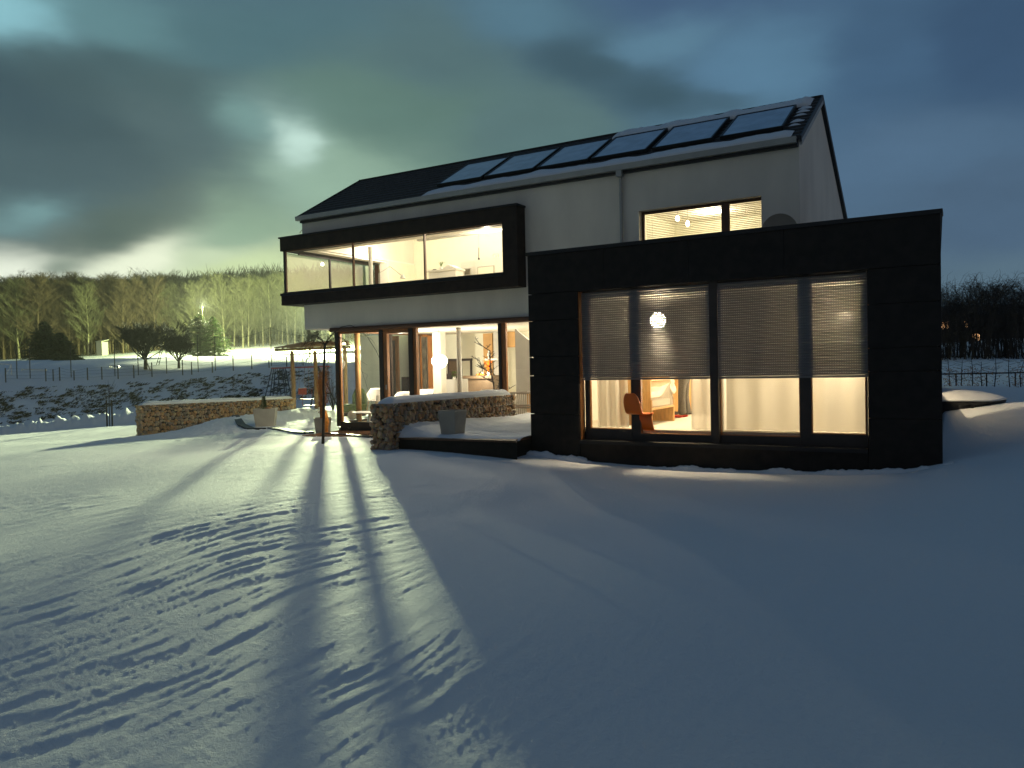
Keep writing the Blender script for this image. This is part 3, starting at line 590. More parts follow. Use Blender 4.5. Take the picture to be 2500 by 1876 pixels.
b = MB(); vbox(1179, 815, 1204, 945, 8.9, .05, b); vbox(1233, 811, 1258, 848, 8.9, .05, b); H.part('painted_panel', b, 'tan')
b = MB(); vbox(1204, 806, 1233, 960, 8.7, .15, b); H.part('pantry_front', b, 'greypaint')
b = MB(); P0 = onv(1257, 803, 6.4); P1 = onv(1299, 838, 6.4); b.prism([(P0[0], 6.4, 0), (P1[0], 6.4, 0), (P1[0], 6.4, P1[2]), (P0[0], 6.4, P0[2])], (0, .1, 0)); H.part('stair_cheek', b, 'greypaint')
b = MB(); vbox(1183, 876, 1212, 880, 8.6, .25, b); H.part('wall_shelf', b, 'white')
b = MB(); vbox(980, 921, 997, 962, 8.9, .3, b); H.part('wood_stove', b, 'dark')
# ---- extension
b = MB()
def course(u0, u1, v0, v1, zs):
    for a, c in zip(zs[:-1], zs[1:]): b.box((u0, v0, a + .009), (u1, v1, c - .009))
LZ = [-.4, .65, 1.39, 1.75, 2.45, 2.97]
course(0.0, 1.05, 0, .05, LZ); course(6.04, 7.05, 0, .05, [-.4, .65, 1.38, 1.74, 2.42, 2.97])
for (u0, u1) in ((0, 1.60), (1.606, 3.2), (3.206, 4.8), (4.806, 7.05)): b.box((u0, 0, 2.976), (u1, .05, 3.72))
b.box((1.056, .02, -.4), (6.034, .05, .10))
course(0, .05, .056, 4.09, LZ + [3.72]); k0 = len(b.v); course(7.0, 7.05, .056, 2.2, LZ + [3.72]); course(7.0, 7.05, 3.6, 5.6, LZ + [3.72]); course(7.0, 7.05, 2.2, 3.6, [-.4, .9]); course(7.0, 7.05, 2.2, 3.6, [2.4, 3.72])
b.v[k0:] = [(x - .034 * y, y, z) for x, y, z in b.v[k0:]]
ext = H.part('extension_cladding', b, 'panel')
b = MB(); b.box((.052, .055, -.4), (.25, 4.09, 3.70)); b.box((.25, .055, -.4), (1.03, .3, 3.70)); b.box((6.06, .055, -.4), (6.99, .3, 3.7)); b.box((1.03, .055, 2.975), (6.06, .3, 3.70)); b.box((1.03, .055, -.4), (6.06, .3, .13))
k0 = len(b.v); b.box((6.8, .3, -.4), (6.99, 2.2, 3.7)); b.box((6.8, 3.6, -.4), (6.99, 5.6, 3.7)); b.box((6.8, 2.2, -.4), (6.99, 3.6, .9)); b.box((6.8, 2.2, 2.4), (6.99, 3.6, 3.7)); b.v[k0:] = [(x - .034 * y, y, z) for x, y, z in b.v[k0:]]; b.box((4.332, 5.4, -.4), (6.6, 5.6, 3.7)); H.part('extension_wall', b, 'black')
b = MB(); b.box((.25, .3, 2.93), (6.65, 4.09, 3.6)); b.box((4.335, 4.09, 2.93), (6.6, 5.4, 3.6)); H.part('flat_roof', b, 'metald')
b = MB(); b.box((-.03, -.03, 3.72), (7.08, .32, 3.786)); b.box((-.03, .32, 3.72), (.28, 4.09, 3.786)); k0 = len(b.v); b.box((6.78, .32, 3.72), (7.08, 5.63, 3.786)); b.v[k0:] = [(x - .034 * y, y, z) for x, y, z in b.v[k0:]]; H.part('parapet_cap', b, 'metald')
for (q0, q1) in ((1.03, 1.058), (6.033, 6.06)):
    b = MB(); b.box((q0, .056, .17), (q1, .199, 2.96)); H.part('jamb_lining', b, 'wood', parent=ext)
b = MB(); b.box((1.06, -.03, .125), (6.03, .22, .165)); b.box((1.06, -.034, .10), (6.03, -.03, .165)); H.part('window_sill', b, 'metald')
b = MB(); b.box((1.086, .2, .166), (1.17, .3, 2.97)); b.box((3.515, .12, .166), (3.66, .3, 2.97)); b.box((5.985, .2, .166), (6.005, .3, 2.97)); b.box((2.02, .21, .166), (2.19, .3, 2.97)); b.box((4.985, .21, .166), (5.16, .3, 2.97))
b.box((1.17, .2, .166), (2.02, .3, .365)); b.box((2.19, .2, .166), (3.515, .3, .295)); b.box((3.66, .2, .166), (4.985, .3, .305)); b.box((5.16, .2, .166), (5.985, .3, .365)); b.box((1.17, .2, 2.90), (5.985, .3, 2.97))
ew = H.part('bedroom_window', b, 'frame')
b = MB()
for (u0, u1, z0) in ((1.17, 2.02, .365), (2.19, 3.515, .295), (3.66, 4.985, .305), (5.16, 5.985, .365)):
    b.box((u0, .215, z0), (u0 + .014, .29, 2.9)); b.box((u1 - .014, .215, z0), (u1, .29, 2.9)); b.box((u0 + .014, .215, z0), (u1 - .014, .29, z0 + .014))
H.part('glazing_bead', b, 'wood', parent=ew)
for (u0, u1, z0) in ((1.184, 2.006, .379), (2.204, 3.501, .309), (3.674, 4.971, .319), (5.174, 5.971, .379)):
    b = MB(); b.add([(u0, .25, z0), (u1, .25, z0), (u1, .25, 2.9), (u0, .25, 2.9)], [(0, 1, 2, 3)]); H.part('pane', b, 'glass', parent=ew)
# roller shutters: slats with rows of light slots
for (u0, u1) in ((1.075, 3.512), (3.664, 6.025)):
    b = MB(); z = 1.33; p = .0412
    b.box((u0, .13, 1.288), (u1, .146, 1.325))
    while z + p < 2.965:
        # curved slat face
        b.prism([(u0, .146, z), (u0, .134, z + .003), (u0, .127, z + .016), (u0, .134, z + .034), (u0, .146, z + .0367)], (u1 - u0, 0, 0))
        k = u0 + .055; b.box((u0, .139, z + .0367), (k, .144, z + p)); 
        while k < u1 - .08:
            b.box((k + .012, .139, z + .0367), (k + .0365, .144, z + p)); k += .0365
        b.box((k, .139, z + .0367), (u1, .144, z + p)); z += p
    H.part('roller_shutter', b, 'shut', parent=ew)
# rooms of the extension
b = MB(); b.box((.26, .302, .30), (6.66, 5.3, .362)); H.part('bedroom_floor', b, 'carpet')
b = MB(); b.box((.26, .302, 2.86), (6.66, 4.08, 2.928)); b.box((4.34, 4.08, 2.86), (6.66, 5.3, 2.928)); H.part('bedroom_ceiling', b, 'ceil')
b = MB(); b.box((.26, 4.9, .3), (6.66, 5.0, 2.86)); b.box((.252, .302, .3), (.29, 4.9, 2.86)); b.box((3.55, .34, .3), (3.62, 4.9, 2.86)); H.part('bedroom_wall', b, 'inwhite')
# ------------------------------------------------------------------ snow on the roof, deck, flat roof
def ribbon(path, width_v, thick, name, label, n=160, seed=1, taper=.3):
    rs = np.random.RandomState(seed); (u0, v0, z0), (u1, v1, z1) = path; P = []
    for i in range(n + 1):
        t = i / n; c = V(u0, v0, z0) * (1 - t) + V(u1, v1, z1) * t; row = []
        w = width_v * (1 + .35 * float(fbm(np.array([t * 9 + seed]), np.array([seed * 1.]), 3)[0])); h = thick * (1 + .7 * float(fbm(np.array([t * 14 + seed * 3]), np.array([.5]), 3)[0])) * min(1, t / .02 + .1, (1 - t) / .02 + .1)
        for k in range(9):
            a = pi * k / 8; s = (1 - cos(a)) / 2
            row.append(c + V(0, w * s, w * s * sl_) + V(0, -sl_, 1) / sqrt(1 + sl_ ** 2) * (h * sin(a) ** .6 if k not in (0, 8) else -.02))
        P.append(row)
    m = MB(); m.grid(np.array(P)); return single(name, m, 'snow', label, None, kind='stuff', smooth=True)
ribbon(((-5.5, 3.93, 6.27), (4.2, 3.93, 6.27)), .40, .065, 'eaves_snow', 'lumpy snow slid down to the gutter below the solar panels', seed=3)
ribbon(((-.9, 6.27, roofz(6.27) + .05), (4.22, 6.25, roofz(6.25) + .05)), .58, .085, 'ridge_snow', 'snow lying along the roof ridge above the panels', seed=8)
m = MB()
for i, (v, w) in enumerate(((4.75, .1), (5.05, .14), (5.5, .07), (5.8, .08), (6.05, .12))):
    P = []
    for k in range(12):
        t = k / 11; u = 3.97 + .3 * t; h = .05 * sin(pi * t) + .01
        P.append([V(u, v, roofz(v) + .03), V(u, v + w * .4, roofz(v + w * .4) + .03 + h), V(u, v + w, roofz(v + w) + .03)])
    m.grid(np.array(P))
single('verge_snow', m, 'snow', 'small snow strips between tiles at the right roof edge', None, kind='stuff', smooth=True)
# satellite dish on the extension roof
dc = onv(1903, 565, 3.3)
D_ = Thing('satellite_dish', 'pale round satellite dish standing on the flat roof before the right gable corner', 'satellite dish', (dc[0], dc[1], 3.6))
nrm = (CAM - dc); nrm = nrm / np.linalg.norm(nrm); e1 = np.cross(nrm, (0, 0, 1)); e1 /= np.linalg.norm(e1); e2 = np.cross(e1, nrm)
b = MB(); rows = []
for i in range(9):
    r = .355 * i / 8; rows.append([dc + e1 * r * cos(a) + e2 * r * sin(a) - nrm * (.07 - .55 * r * r) for a in np.linspace(0, 2 * pi, 41)])
b.grid(np.array(rows)); D_.part('reflector', b, M['planter'], smooth=True)
b = MB(); b.tube([dc - nrm * .08, dc - nrm * .2 + V(0, 0, -.1), V(dc[0], dc[1], 0) - nrm * .2 + V(0, 0, 3.6)], .022, 8); D_.part('mast', b, 'zinc')
b = MB(); b.tube([dc - e2 * .33, dc - e2 * .2 + nrm * .3, dc + nrm * .36], .01, 6); b.sphere(dc + nrm * .36, .03, 8, 6); D_.part('feed_arm', b, 'zinc')
# ------------------------------------------------------------------ deck, gabions, planters
dk = Thing('terrace_deck', 'dark-sided raised terrace deck between the stone-filled wall and the black extension', 'deck', (-1.3, 2, -.2))
y0 = onz(1190, 1070, .2)[1]; y0 = min(y0, .35)
DA = onz(966, 1068, .20); DB = onz(1262, 1076, .20)
b = MB(); b.prism([(DA[0], DA[1], -.6), (DB[0], DB[1], -.6), (-.02, DB[1] + .25, -.6), (-.02, 4.08, -.6), (-2.45, 4.08, -.6), (-2.55, 2.4, -.6)], (0, 0, .76)); dkb = dk.part('fascia', b, 'panel')
b = MB(); b.prism([(DA[0] - .02, DA[1] - .03, .162), (DB[0], DB[1] - .03, .162), (-.015, DB[1] + .22, .162), (-.015, 4.085, .162), (-2.4, 4.085, .162), (-2.5, 2.4, .162)], (0, 0, .035)); dk.part('deck_boards', b, 'wooddk')
def in_poly_snow():
    P = []; nu, nv = 120, 120
    for j in range(nv + 1):
        t = j / nv; row = []
        fr = np.array([DA[:2] + (DB[:2] - DA[:2]) * k for k in np.linspace(0, 1, nu + 1)])
        for i in range(nu + 1):
            s = i / nu; A = fr[i] if s < .9 else fr[i] + V(0, .22 * (s - .9) / .1, 0)[:2]
            A = A + (V(-.05, -.02, 0)[:2] if s < .08 else V(0, .10 + .05 * sin(9 * s) + (.04 if .45 < s < .85 else 0), 0)[:2] * min(1, (s - .08) / .08))
            A = np.array([A[0] if i else A[0] - .03, A[1]]); A[0] = A[0] + (-.02 - A[0]) * max(0, (s - .95) / .05)
            B = np.array([-2.38 + (2.36) * s, 4.09]); row.append(np.append(A + (B - A) * t, 0))
        P.append(row)
    P = np.array(P); x, y = P[..., 0], P[..., 1]; T = np.linspace(0, 1, nv + 1)[:, None]; Sx = np.linspace(0, 1, nu + 1)[None, :]
    edge = np.minimum(1, T / .05) ** .5
    hgt = .03 + .07 * T + .22 * np.exp(-(Sx / .16) ** 2) * (.35 + .65 * np.exp(-((T - .15) / .5) ** 2)) + .05 * fbm(x * .8, y * .8, 3) + .010 * perlin(x * 2.5, y * 11) + .006 * perlin(x * 6, y * 20)
    P[..., 2] = .197 + np.maximum(hgt, .012) * edge - (1 - edge) * .03
    m = MB(); m.grid(P); return m
single('deck_snow', in_poly_snow(), 'snow', 'wind-blown snow lying on the raised terrace deck', None, kind='stuff', smooth=True)

def gabion(name, label, A, B, t, z0, z1, seed, over=1, stone=.12, cap=True, faces=('f', 'e0', 'e1', 'bk')):
    g = Thing(name, label, 'gabion wall', ((A[0] + B[0]) / 2, (A[1] + B[1]) / 2, z0)); rs = np.random.RandomState(seed)
    A = np.array([A[0], A[1], 0.]); B = np.array([B[0], B[1], 0.]); L = np.linalg.norm(B - A); d = (B - A) / L; n = np.array([-d[1], d[0], 0])
    b = MB(); b.wallp(A + d * .05, B - d * .05, t - .12, z0 - .3, z1 - .06); g.part('rubble_core', b, 'stonecore')
    m = MB()
    ico = bmesh.new(); bmesh.ops.create_icosphere(ico, subdivisions=1, radius=1); iv = np.array([v.co[:] for v in ico.verts]); ifc = [tuple(v.index for v in f.verts) for f in ico.faces]; ico.free()
    def face(O, dx, length, nn):
        zc = z0 - .12
        while zc < z1 + .02:
            hh = stone * rs.uniform(.45, .95); k = rs.uniform(-.1, 0)
            while k < length:
                w = stone * rs.uniform(.30, 1.0); h2 = hh * rs.uniform(.85, 1.4)
                c = O + dx * (k + w / 2) + V(0, 0, zc + hh / 2 + rs.uniform(-.035, .035)) + nn * rs.uniform(-.035, .005)
                a = rs.uniform(-.6, .6); ex = dx * cos(a) + V(0, 0, 1) * sin(a); ez = -dx * sin(a) + V(0, 0, 1) * cos(a)
                jit = 1 + rs.uniform(-.36, .36, iv.shape)
                q = iv * jit; q = np.sign(q) * np.abs(q) ** .72
                P = c + np.outer(q[:, 0] * w * .56, ex) + np.outer(q[:, 2] * h2 * .56, ez) + np.outer(q[:, 1] * .05, nn)
                P[:, 2] = np.minimum(P[:, 2], z1); m.add(P, ifc); k += w
            zc += hh
    face(A - n * t / 2, d, L, -n)
    if 'bk' in faces: face(A + n * t / 2, d, L, n)
    face(A - n * t / 2, n, t, -d); face(B - n * t / 2, n, t, d)
    g.part('stone_fill', m, 'stone')
    w = MB(); zt = z1 + .005
    for sgn in (-1, 1):
        o = n * sgn * (t / 2 + .028)
        for z in np.linspace(z0 + .02, zt, 5 if z1 - z0 > .8 else 4): w.tube([A + o - d * .03 + V(0, 0, z), B + o + d * .03 + V(0, 0, z)], .0032, 4)
        for k in np.arange(0, L + .05, .10): w.tube([A + o + d * k + V(0, 0, z0 - .1), A + o + d * k + V(0, 0, zt)], .0018, 4)
    for E, e in ((A - d * .03, -1), (B + d * .03, 1)):
        for z in np.linspace(z0 + .02, zt, 5): w.tube([E - n * (t / 2 + .028) + V(0, 0, z), E + n * (t / 2 + .028) + V(0, 0, z)], .0032, 4)
        for k in np.linspace(-t / 2 - .028, t / 2 + .028, 5): w.tube([E + n * k + V(0, 0, z0 - .1), E + n * k + V(0, 0, zt + .01)], .0028, 4)
    g.part('wire_cage', w, 'wire')
    P = []; N = int(L / .06)
    for i in range(N + 1):
        s = i / N; k0 = .10 if over else .02; c = A + d * (k0 + (L - 2 * k0 + .04) * s); row = []; e = min(1, s / .04, (1 - s) / .025) ** .5
        for k in range(11):
            a = pi * k / 10; hh = (.14 + .025 * float(perlin(np.array([s * L * 1.3 + seed]), np.array([k * .3]))[0]) + .012 * float(perlin(np.array([s * L * 7]), np.array([k * .8]))[0])) * e
            row.append(c - n * cos(a) * (t / 2 + .005) * (.93 + .05 * e) + V(0, 0, z1 - .01 + hh * sin(a) ** .55 if 0 < k < 10 else z1 - .02))
        P.append(row)
    sm = MB(); sm.grid(np.array(P)); sm2 = sm
    single('wall_cap_snow', sm2, 'snow', 'thick snow cushion on top of the ' + ('near' if over else 'far left') + ' stone-filled wall', None, kind='stuff', smooth=True)
    return g
gA = onz(930, 1102, -.06); gB = np.array([-2.62, 3.45, 0])
# near wall runs from the lawn to the glazing
dirw = gB[:2] - gA[:2]; dirw /= np.linalg.norm(dirw); gA2 = gA[:2] + dirw * .02
gabion('gabion_wall', 'near stone-filled wire basket wall running from the lawn to the garden glazing', gA2, gB[:2], .40, -.12, .885, 5, stone=.14)
LA, LB = atD(340, 1050, 28.6), atD(712, 1020, 32.5)
gabion('gabion_wall', 'far left stone-filled wire basket wall low in the snow behind the planter with a dwarf conifer', LA[:2], LB[:2], .45, -.62, .46, 11, over=0, stone=.16)

def planter(px, py, w_px, h, label, face=.35, z=None, top=1.18, taper=.8):
    P = hit(px, py) if z is None else onz(px, py, z); D = float((P - CAM) @ FW); w = w_px * D / FPX / (abs(cos(face)) + abs(sin(face))) / 2
    fwd = np.array([FW[0], FW[1], 0]) / np.hypot(FW[0], FW[1]); c = P + fwd * w * .85
    t = Thing('planter', label, 'planter', (c[0], c[1], P[2]), 'square concrete planters')
    a0 = atan2(RT[1], RT[0]) + face; ex = V(cos(a0), sin(a0), 0); ey = V(-sin(a0), cos(a0), 0)
    ring = lambda k, z: [c * [1, 1, 0] + V(0, 0, z) + (ex * i + ey * j) * w * k for i, j in ((-1, -1), (1, -1), (1, 1), (-1, 1))]
    z0, z1 = P[2] - .01, P[2] + h; b = MB(); R = [ring(taper, z0), ring(1, z1), ring(.9, z1), ring(.86, z1 - .08)]
    vs = [p for r in R for p in r]; fs = [(0, 3, 2, 1)] + [(i * 4 + k, i * 4 + (k + 1) % 4, (i + 1) * 4 + (k + 1) % 4, (i + 1) * 4 + k) for i in range(3) for k in range(4)] + [(12, 13, 14, 15)]
    b.add(vs, fs); t.part('pot', b, 'planter', bevel=.008); return c, z1, w, t
c1, zt1, w1, p1 = planter(642, 1043, 62, .62, 'square grey planter with a dark dwarf conifer left of the patio', face=.18)
c2, zt2, w2, p2 = planter(784, 1058, 52, .44, 'square grey planter with tall dry grass and orange wrap by the glazing corner', face=.25)
c3, zt3, w3, p3 = planter(1104, 1060, 72, .47, 'empty square grey planter on the snowy raised deck', face=-.55, z=.25)
# orange jute wrap and dry grass in the middle planter
b = MB(); cc = c2 + RT * .14 - FW * w2 * .9; cc[2] = 0; P = []
for i in range(14):
    t = i / 13; z = zt2 + .22 - t * (zt2 + .22 - p2.o.location[2] + .0); row = []
    for k in range(17):
        a = 2 * pi * k / 16; r = (.06 + .05 * sin(pi * min(1, t * 1.3))) * (1 + .18 * sin(3 * a + t * 3)); row.append(cc + RT * [1, 1, 0] * r * cos(a) * (.5 + t * .6) + V(FW[0], FW[1], 0) * r * sin(a) * .6 + V(0, 0, z))
    P.append(row)
b.grid(np.array(P)); p2.part('jute_wrap', b, 'ofab', smooth=True)
rs = random.Random(4)
b = MB(); top = zt2 + 1.75
for k in range(150):   # bound bundle of dry stems
    a = rs.uniform(0, 2 * pi); r = rs.uniform(0, .07); p0 = c2 + V(cos(a) * r, sin(a) * r, 0); p0[2] = zt2 - .05; h = rs.uniform(.9, 1.55)
    q = V(rs.gauss(0, .07), rs.gauss(0, .07), 0); b.tube([p0, p0 + q * .3 + V(0, 0, h * .4), p0 + q + V(0, 0, h * .8), p0 + q * 1.8 + V(rs.gauss(0, .05), rs.gauss(0, .05), h)], [.005, .004, .004, .002], 3, cap=False)
for k in range(500):
    z = rs.uniform(.15, 1.5); a = rs.uniform(0, 2 * pi); r = rs.uniform(.03, .13) * (1.6 if z > .8 else 1); p = c2 + V(cos(a) * r + .16 * (z > .45) * rs.random() * .8, sin(a) * r, 0); p[2] = zt2 + z
    d = V(rs.gauss(0, .05), rs.gauss(0, .05), -rs.uniform(.02, .10)); s = V(.006, .004, .0); b.add([p - s, p + s, p + d + s * .4, p + d - s * .4], [(0, 1, 2, 3)])
p2.part('dry_grass', b, 'grassd')
b = MB()
for k in range(900):
    z = rs.random() ** .8; r = .13 * (1 - z * .8) * rs.uniform(.3, 1); a = rs.uniform(0, 2 * pi); p = c1 + V(cos(a) * r - .08, sin(a) * r, 0); p[2] = zt1 - .05 + z * .46
    d = V(cos(a) * .05, sin(a) * .05, .05); s = np.cross(d, V(rs.random(), rs.random(), rs.random())); s = s / (np.linalg.norm(s) + 1e-6) * .006; b.add([p - s, p + s, p + d], [(0, 1, 2)])
b.tube([V(c1[0] - .08, c1[1], zt1 - .08), V(c1[0] - .08, c1[1], zt1 + .42)], [.015, .004], 5)
p1.part('dwarf_conifer', b, 'needle')
b = MB(); b.sphere((c1[0] + .12, c1[1], zt1 - .03), .12, 12, 8, (1.1, .9, .7)); p1.part('mulch_mound', b, 'gravelm', smooth=True)
# gravel strip in front of the glazing + dark bed edging
rs2 = np.random.RandomState(3); m = MB()
oct_ = np.array([(1, 0, 0), (-1, 0, 0), (0, 1, 0), (0, -1, 0), (0, 0, 1), (0, 0, -1.)]); of = [(0, 2, 4), (2, 1, 4), (1, 3, 4), (3, 0, 4), (2, 0, 5), (1, 2, 5), (3, 1, 5), (0, 3, 5)]
gu = rs2.uniform(-8.9, -2.9, 5200); gv = 2.45 + .12 * np.sin(gu * 1.3); gv = gv + (4.12 - gv) * rs2.rand(5200); gzz = height(gu, gv)
for u, v, z in zip(gu, gv, gzz): m.add(V(u, v, z + .012) + oct_ * rs2.uniform(.012, .03, 3) * rs2.uniform(.7, 1.3, (6, 1)), of)
single('gravel_strip', m, 'gravelm', 'brown gravel strip at the foot of the garden glazing', None, kind='stuff')
def strip(pts, w, h, name, label, cat, mt='black', up=.02):
    m = MB(); P = [hit(*p) for p in pts]; rows = []
    for i, p in enumerate(P):
        d = P[min(i + 1, len(P) - 1)] - P[max(i - 1, 0)]; d[2] = 0; d /= np.linalg.norm(d); n = V(-d[1], d[0], 0); z = gz(p[0], p[1])
        rows.append([V(p[0], p[1], z - .2) - n * w / 2, V(p[0], p[1], z + up) - n * w / 2, V(p[0], p[1], z + up + h * 0) + n * w / 2, V(p[0], p[1], z - .2) + n * w / 2])
    m.grid(np.array(rows)); single(name, m, mt, label, cat)
strip([(575, 1040), (590, 1045), (612, 1048.5), (642, 1049)], .26, .02, 'bed_edging', 'curved dark edging of the flower bed under the left planter', 'bed edging', up=.05)
strip([(664, 1047), (690, 1052), (720, 1057), (757, 1059)], .30, .02, 'bed_edging', 'dark edging of the sunken bed between the two planters left of the glazing', 'bed edging', up=.05)
strip([(795, 1060), (830, 1063), (870, 1066.5), (908, 1069)], .12, .02, 'bed_edging', 'thin dark kerb along the gravel strip', 'bed edging', up=.045)
# ------------------------------------------------------------------ things in the rooms
def shell_chair(name, label, c, rz, matn='white', s=1.0, group='white shell chairs round the dining table'):
    t = Thing(name, label, 'chair', c, group, rz); b = MB(); P = []
    for i in range(13):
        a = -pi * .78 + 2 * pi * .78 * i / 12; row = []
        for k in range(7):
            q = k / 6; r = .24 + .07 * q; hh = (.40 if abs(a) < 1.2 else .40 - .22 * min(1, (abs(a) - 1.2) / 1.0)) * q
            row.append(V(c[0] + s * r * sin(a), c[1] + s * r * cos(a), c[2] + s * (.43 + hh)))
        P.append(row)
    b.grid(np.array(P)); 
    n0 = len(b.v); b.lathe([(.01, .43 * s), (.25 * s, .43 * s), (.26 * s, .46 * s), (.01, .47 * s)], c, 20)
    o = t.part('shell_seat', b, matn, smooth=True); sm = o.modifiers.new('thick', 'SOLIDIFY'); sm.thickness = .018
    for i, (x, y) in enumerate(((-.17, -.17), (.17, -.17), (.17, .17), (-.17, .17))):
        b = MB(); b.tube([(c[0] + x * s, c[1] + y * s, c[2] + .43 * s), (c[0] + x * 1.35 * s, c[1] + y * 1.35 * s, c[2])], .012, 6); t.part('leg', b, 'woodlt')
    return t
def flr(px, v, z=0.0): P = onv(px, 900, v); return (P[0], v, z)
shell_chair('shell_chair', 'pale shell chair just left of the first wooden mullion of the garden glazing', flr(917, 5.2, .18), .4, 'white', 1.0)
shell_chair('shell_chair', 'white shell chair seen behind the open wooden sash, low above the snowy wall', flr(983, 5.6, .05), 0, 'white')
shell_chair('shell_chair', 'white shell chair under the round pendant lamp', flr(1035, 6.9), .9, 'white', 1.1)
shell_chair('shell_chair', 'white shell chair in front of the dark kitchen counter', flr(1190, 5.6, .1), -.5, 'white')
t = Thing('dining_table', 'long white dining table under the pendant lamp', 'table', (-5.2, 6.4, 0)); b = MB(); b.box((-6.3, 5.9, .72), (-4.1, 6.8, .76)); t.part('table_top', b, 'white', bevel=.005)
for x, y in ((-6.2, 6.0), (-4.2, 6.0), (-4.2, 6.7), (-6.2, 6.7)): b = MB(); b.box((x - .03, y - .03, 0), (x + .03, y + .03, .719)); t.part('leg', b, 'white')
# low round table and pouf by the corner
P = atD(872, 1007, 22.9); t = Thing('coffee_table', 'low white round table shining behind the glazing corner', 'table', (P[0], P[1] + .4, 0))
b = MB(); b.lathe([(0, .30), (.50, .30), (.52, .315), (.50, .33), (0, .33)], (P[0], P[1] + .55, 0), 40); t.part('table_top', b, 'white', smooth=False)
b = MB(); b.tube([(P[0], P[1] + .55, 0), (P[0], P[1] + .55, .3)], [.10, .03], 12); t.part('pedestal', b, 'steel')
Q = onv(861, 1020, 5.35); single('pouf', MB().sphere((Q[0], 5.35, .16), .16, 20, 12, (1, 1, .95)), 'linen', 'round white pouf on the floor under the low round table', 'pouf', smooth=True)
P = onv(860, 965, 6.9); t = Thing('armchair', 'dark green armchair by the left corner of the glazing', 'armchair', (P[0], 6.9, 0)); b = MB(); b.box((P[0] - .3, 6.7, .15), (P[0] + .3, 7.3, .42)); t.part('seat', b, 'green', bevel=.05)
b = MB(); b.prism([(P[0] - .3, 7.2, .3), (P[0] + .3, 7.2, .3), (P[0] + .3, 7.2, .75), (P[0] + .15, 7.2, .95), (P[0] - .15, 7.2, .95), (P[0] - .3, 7.2, .7)], (0, .12, 0)); t.part('backrest', b, 'green', bevel=.04)
for x in (-.25, .25):
    b = MB(); b.box((P[0] + x - .02, 6.75, 0), (P[0] + x + .02, 7.25, .15)); t.part('leg', b, 'dark')
# pendant
P = onv(1073, 882, 6.4); pr = 19.5 * float((P - CAM) @ FW) / FPX
t = Thing('pendant_lamp', 'large glowing white globe pendant lamp over the dining table', 'lamp', P); b = MB(); b.sphere(P, pr, 28, 18, (1, 1, .82)); t.part('lamp_shade', b, 'lampw', smooth=True)
b = MB(); b.lathe([(pr * .8, -pr * .62), (pr * .45, -pr * .85), (pr * .1, -pr * .9)], P, 24); t.part('diffuser_ring', b, 'lampw')
b = MB(); b.tube([P + V(0, 0, pr * .8), V(P[0], P[1], 2.76)], .006, 6); t.part('cord', b, 'dark')
# counter with fruit, branches
zc = 1.17; A = onv(1130, 921, 6.7); B = onv(1193, 921, 6.7)
t = Thing('kitchen_counter', 'dark kitchen counter with an overhanging brown top', 'counter', (A[0], 6.7, 0)); P0 = onv(1143, 940, 6.75); P1 = onv(1204, 940, 6.75)
b = MB(); b.box((P0[0], 6.75, 0), (P1[0], 7.3, onv(1160, 925, 6.75)[2])); t.part('counter_body', b, 'brownlam')
z0, z1 = onv(1160, 925, 6.7)[2] + .001, onv(1160, 917.5, 6.7)[2]; b = MB(); b.box((A[0], 6.7, z0), (B[0] + .1, 7.35, z1)); t.part('counter_top', b, 'brownlam')
zt = z1; c = V(onv(1176, 915, 6.95)[0], 6.95, zt)
b = MB(); b.sphere(c + V(-.05, 0, .02), .09, 14, 8, (1.8, 1, .45)); single('fruit_bowl', b, 'orange', 'flat orange bowl on the brown kitchen counter top', 'bowl', smooth=True)
def branchy(c, h, w, n, seed, r=.006):
    rr = random.Random(seed); m = MB()
    for k in range(n):
        a = rr.uniform(0, 2 * pi); q = V(cos(a), sin(a), 0) * rr.uniform(.3, 1) * w
        m.tube([c, c + q * .3 + V(0, 0, h * .4), c + q * .8 + V(0, 0, h * .75), c + q + V(rr.gauss(0, .03), 0, h * rr.uniform(.85, 1))], [r, r * .8, r * .6, r * .4], 4)
    return m
t = Thing('twig_vase', 'glass vase of orange twigs on the kitchen counter', 'vase', c + V(.18, .1, 0)); t.part('twigs', branchy(c + V(.18, .1, .08), .42, .16, 34, 3), 'orange'); b = MB(); b.lathe([(.03, 0), (.05, .05), (.03, .12)], c + V(.18, .1, 0), 12); t.part('vase', b, 'white', smooth=True)
t = Thing('twig_vase', 'slim vase of dark bare twigs left of the orange twigs', 'vase', c + V(-.1, .2, 0)); t.part('twigs', branchy(c + V(-.1, .2, .05), .45, .13, 9, 8, .004), 'twig'); b = MB(); b.lathe([(.02, 0), (.03, .04), (.015, .1)], c + V(-.1, .2, 0), 12); t.part('vase', b, 'white', smooth=True)
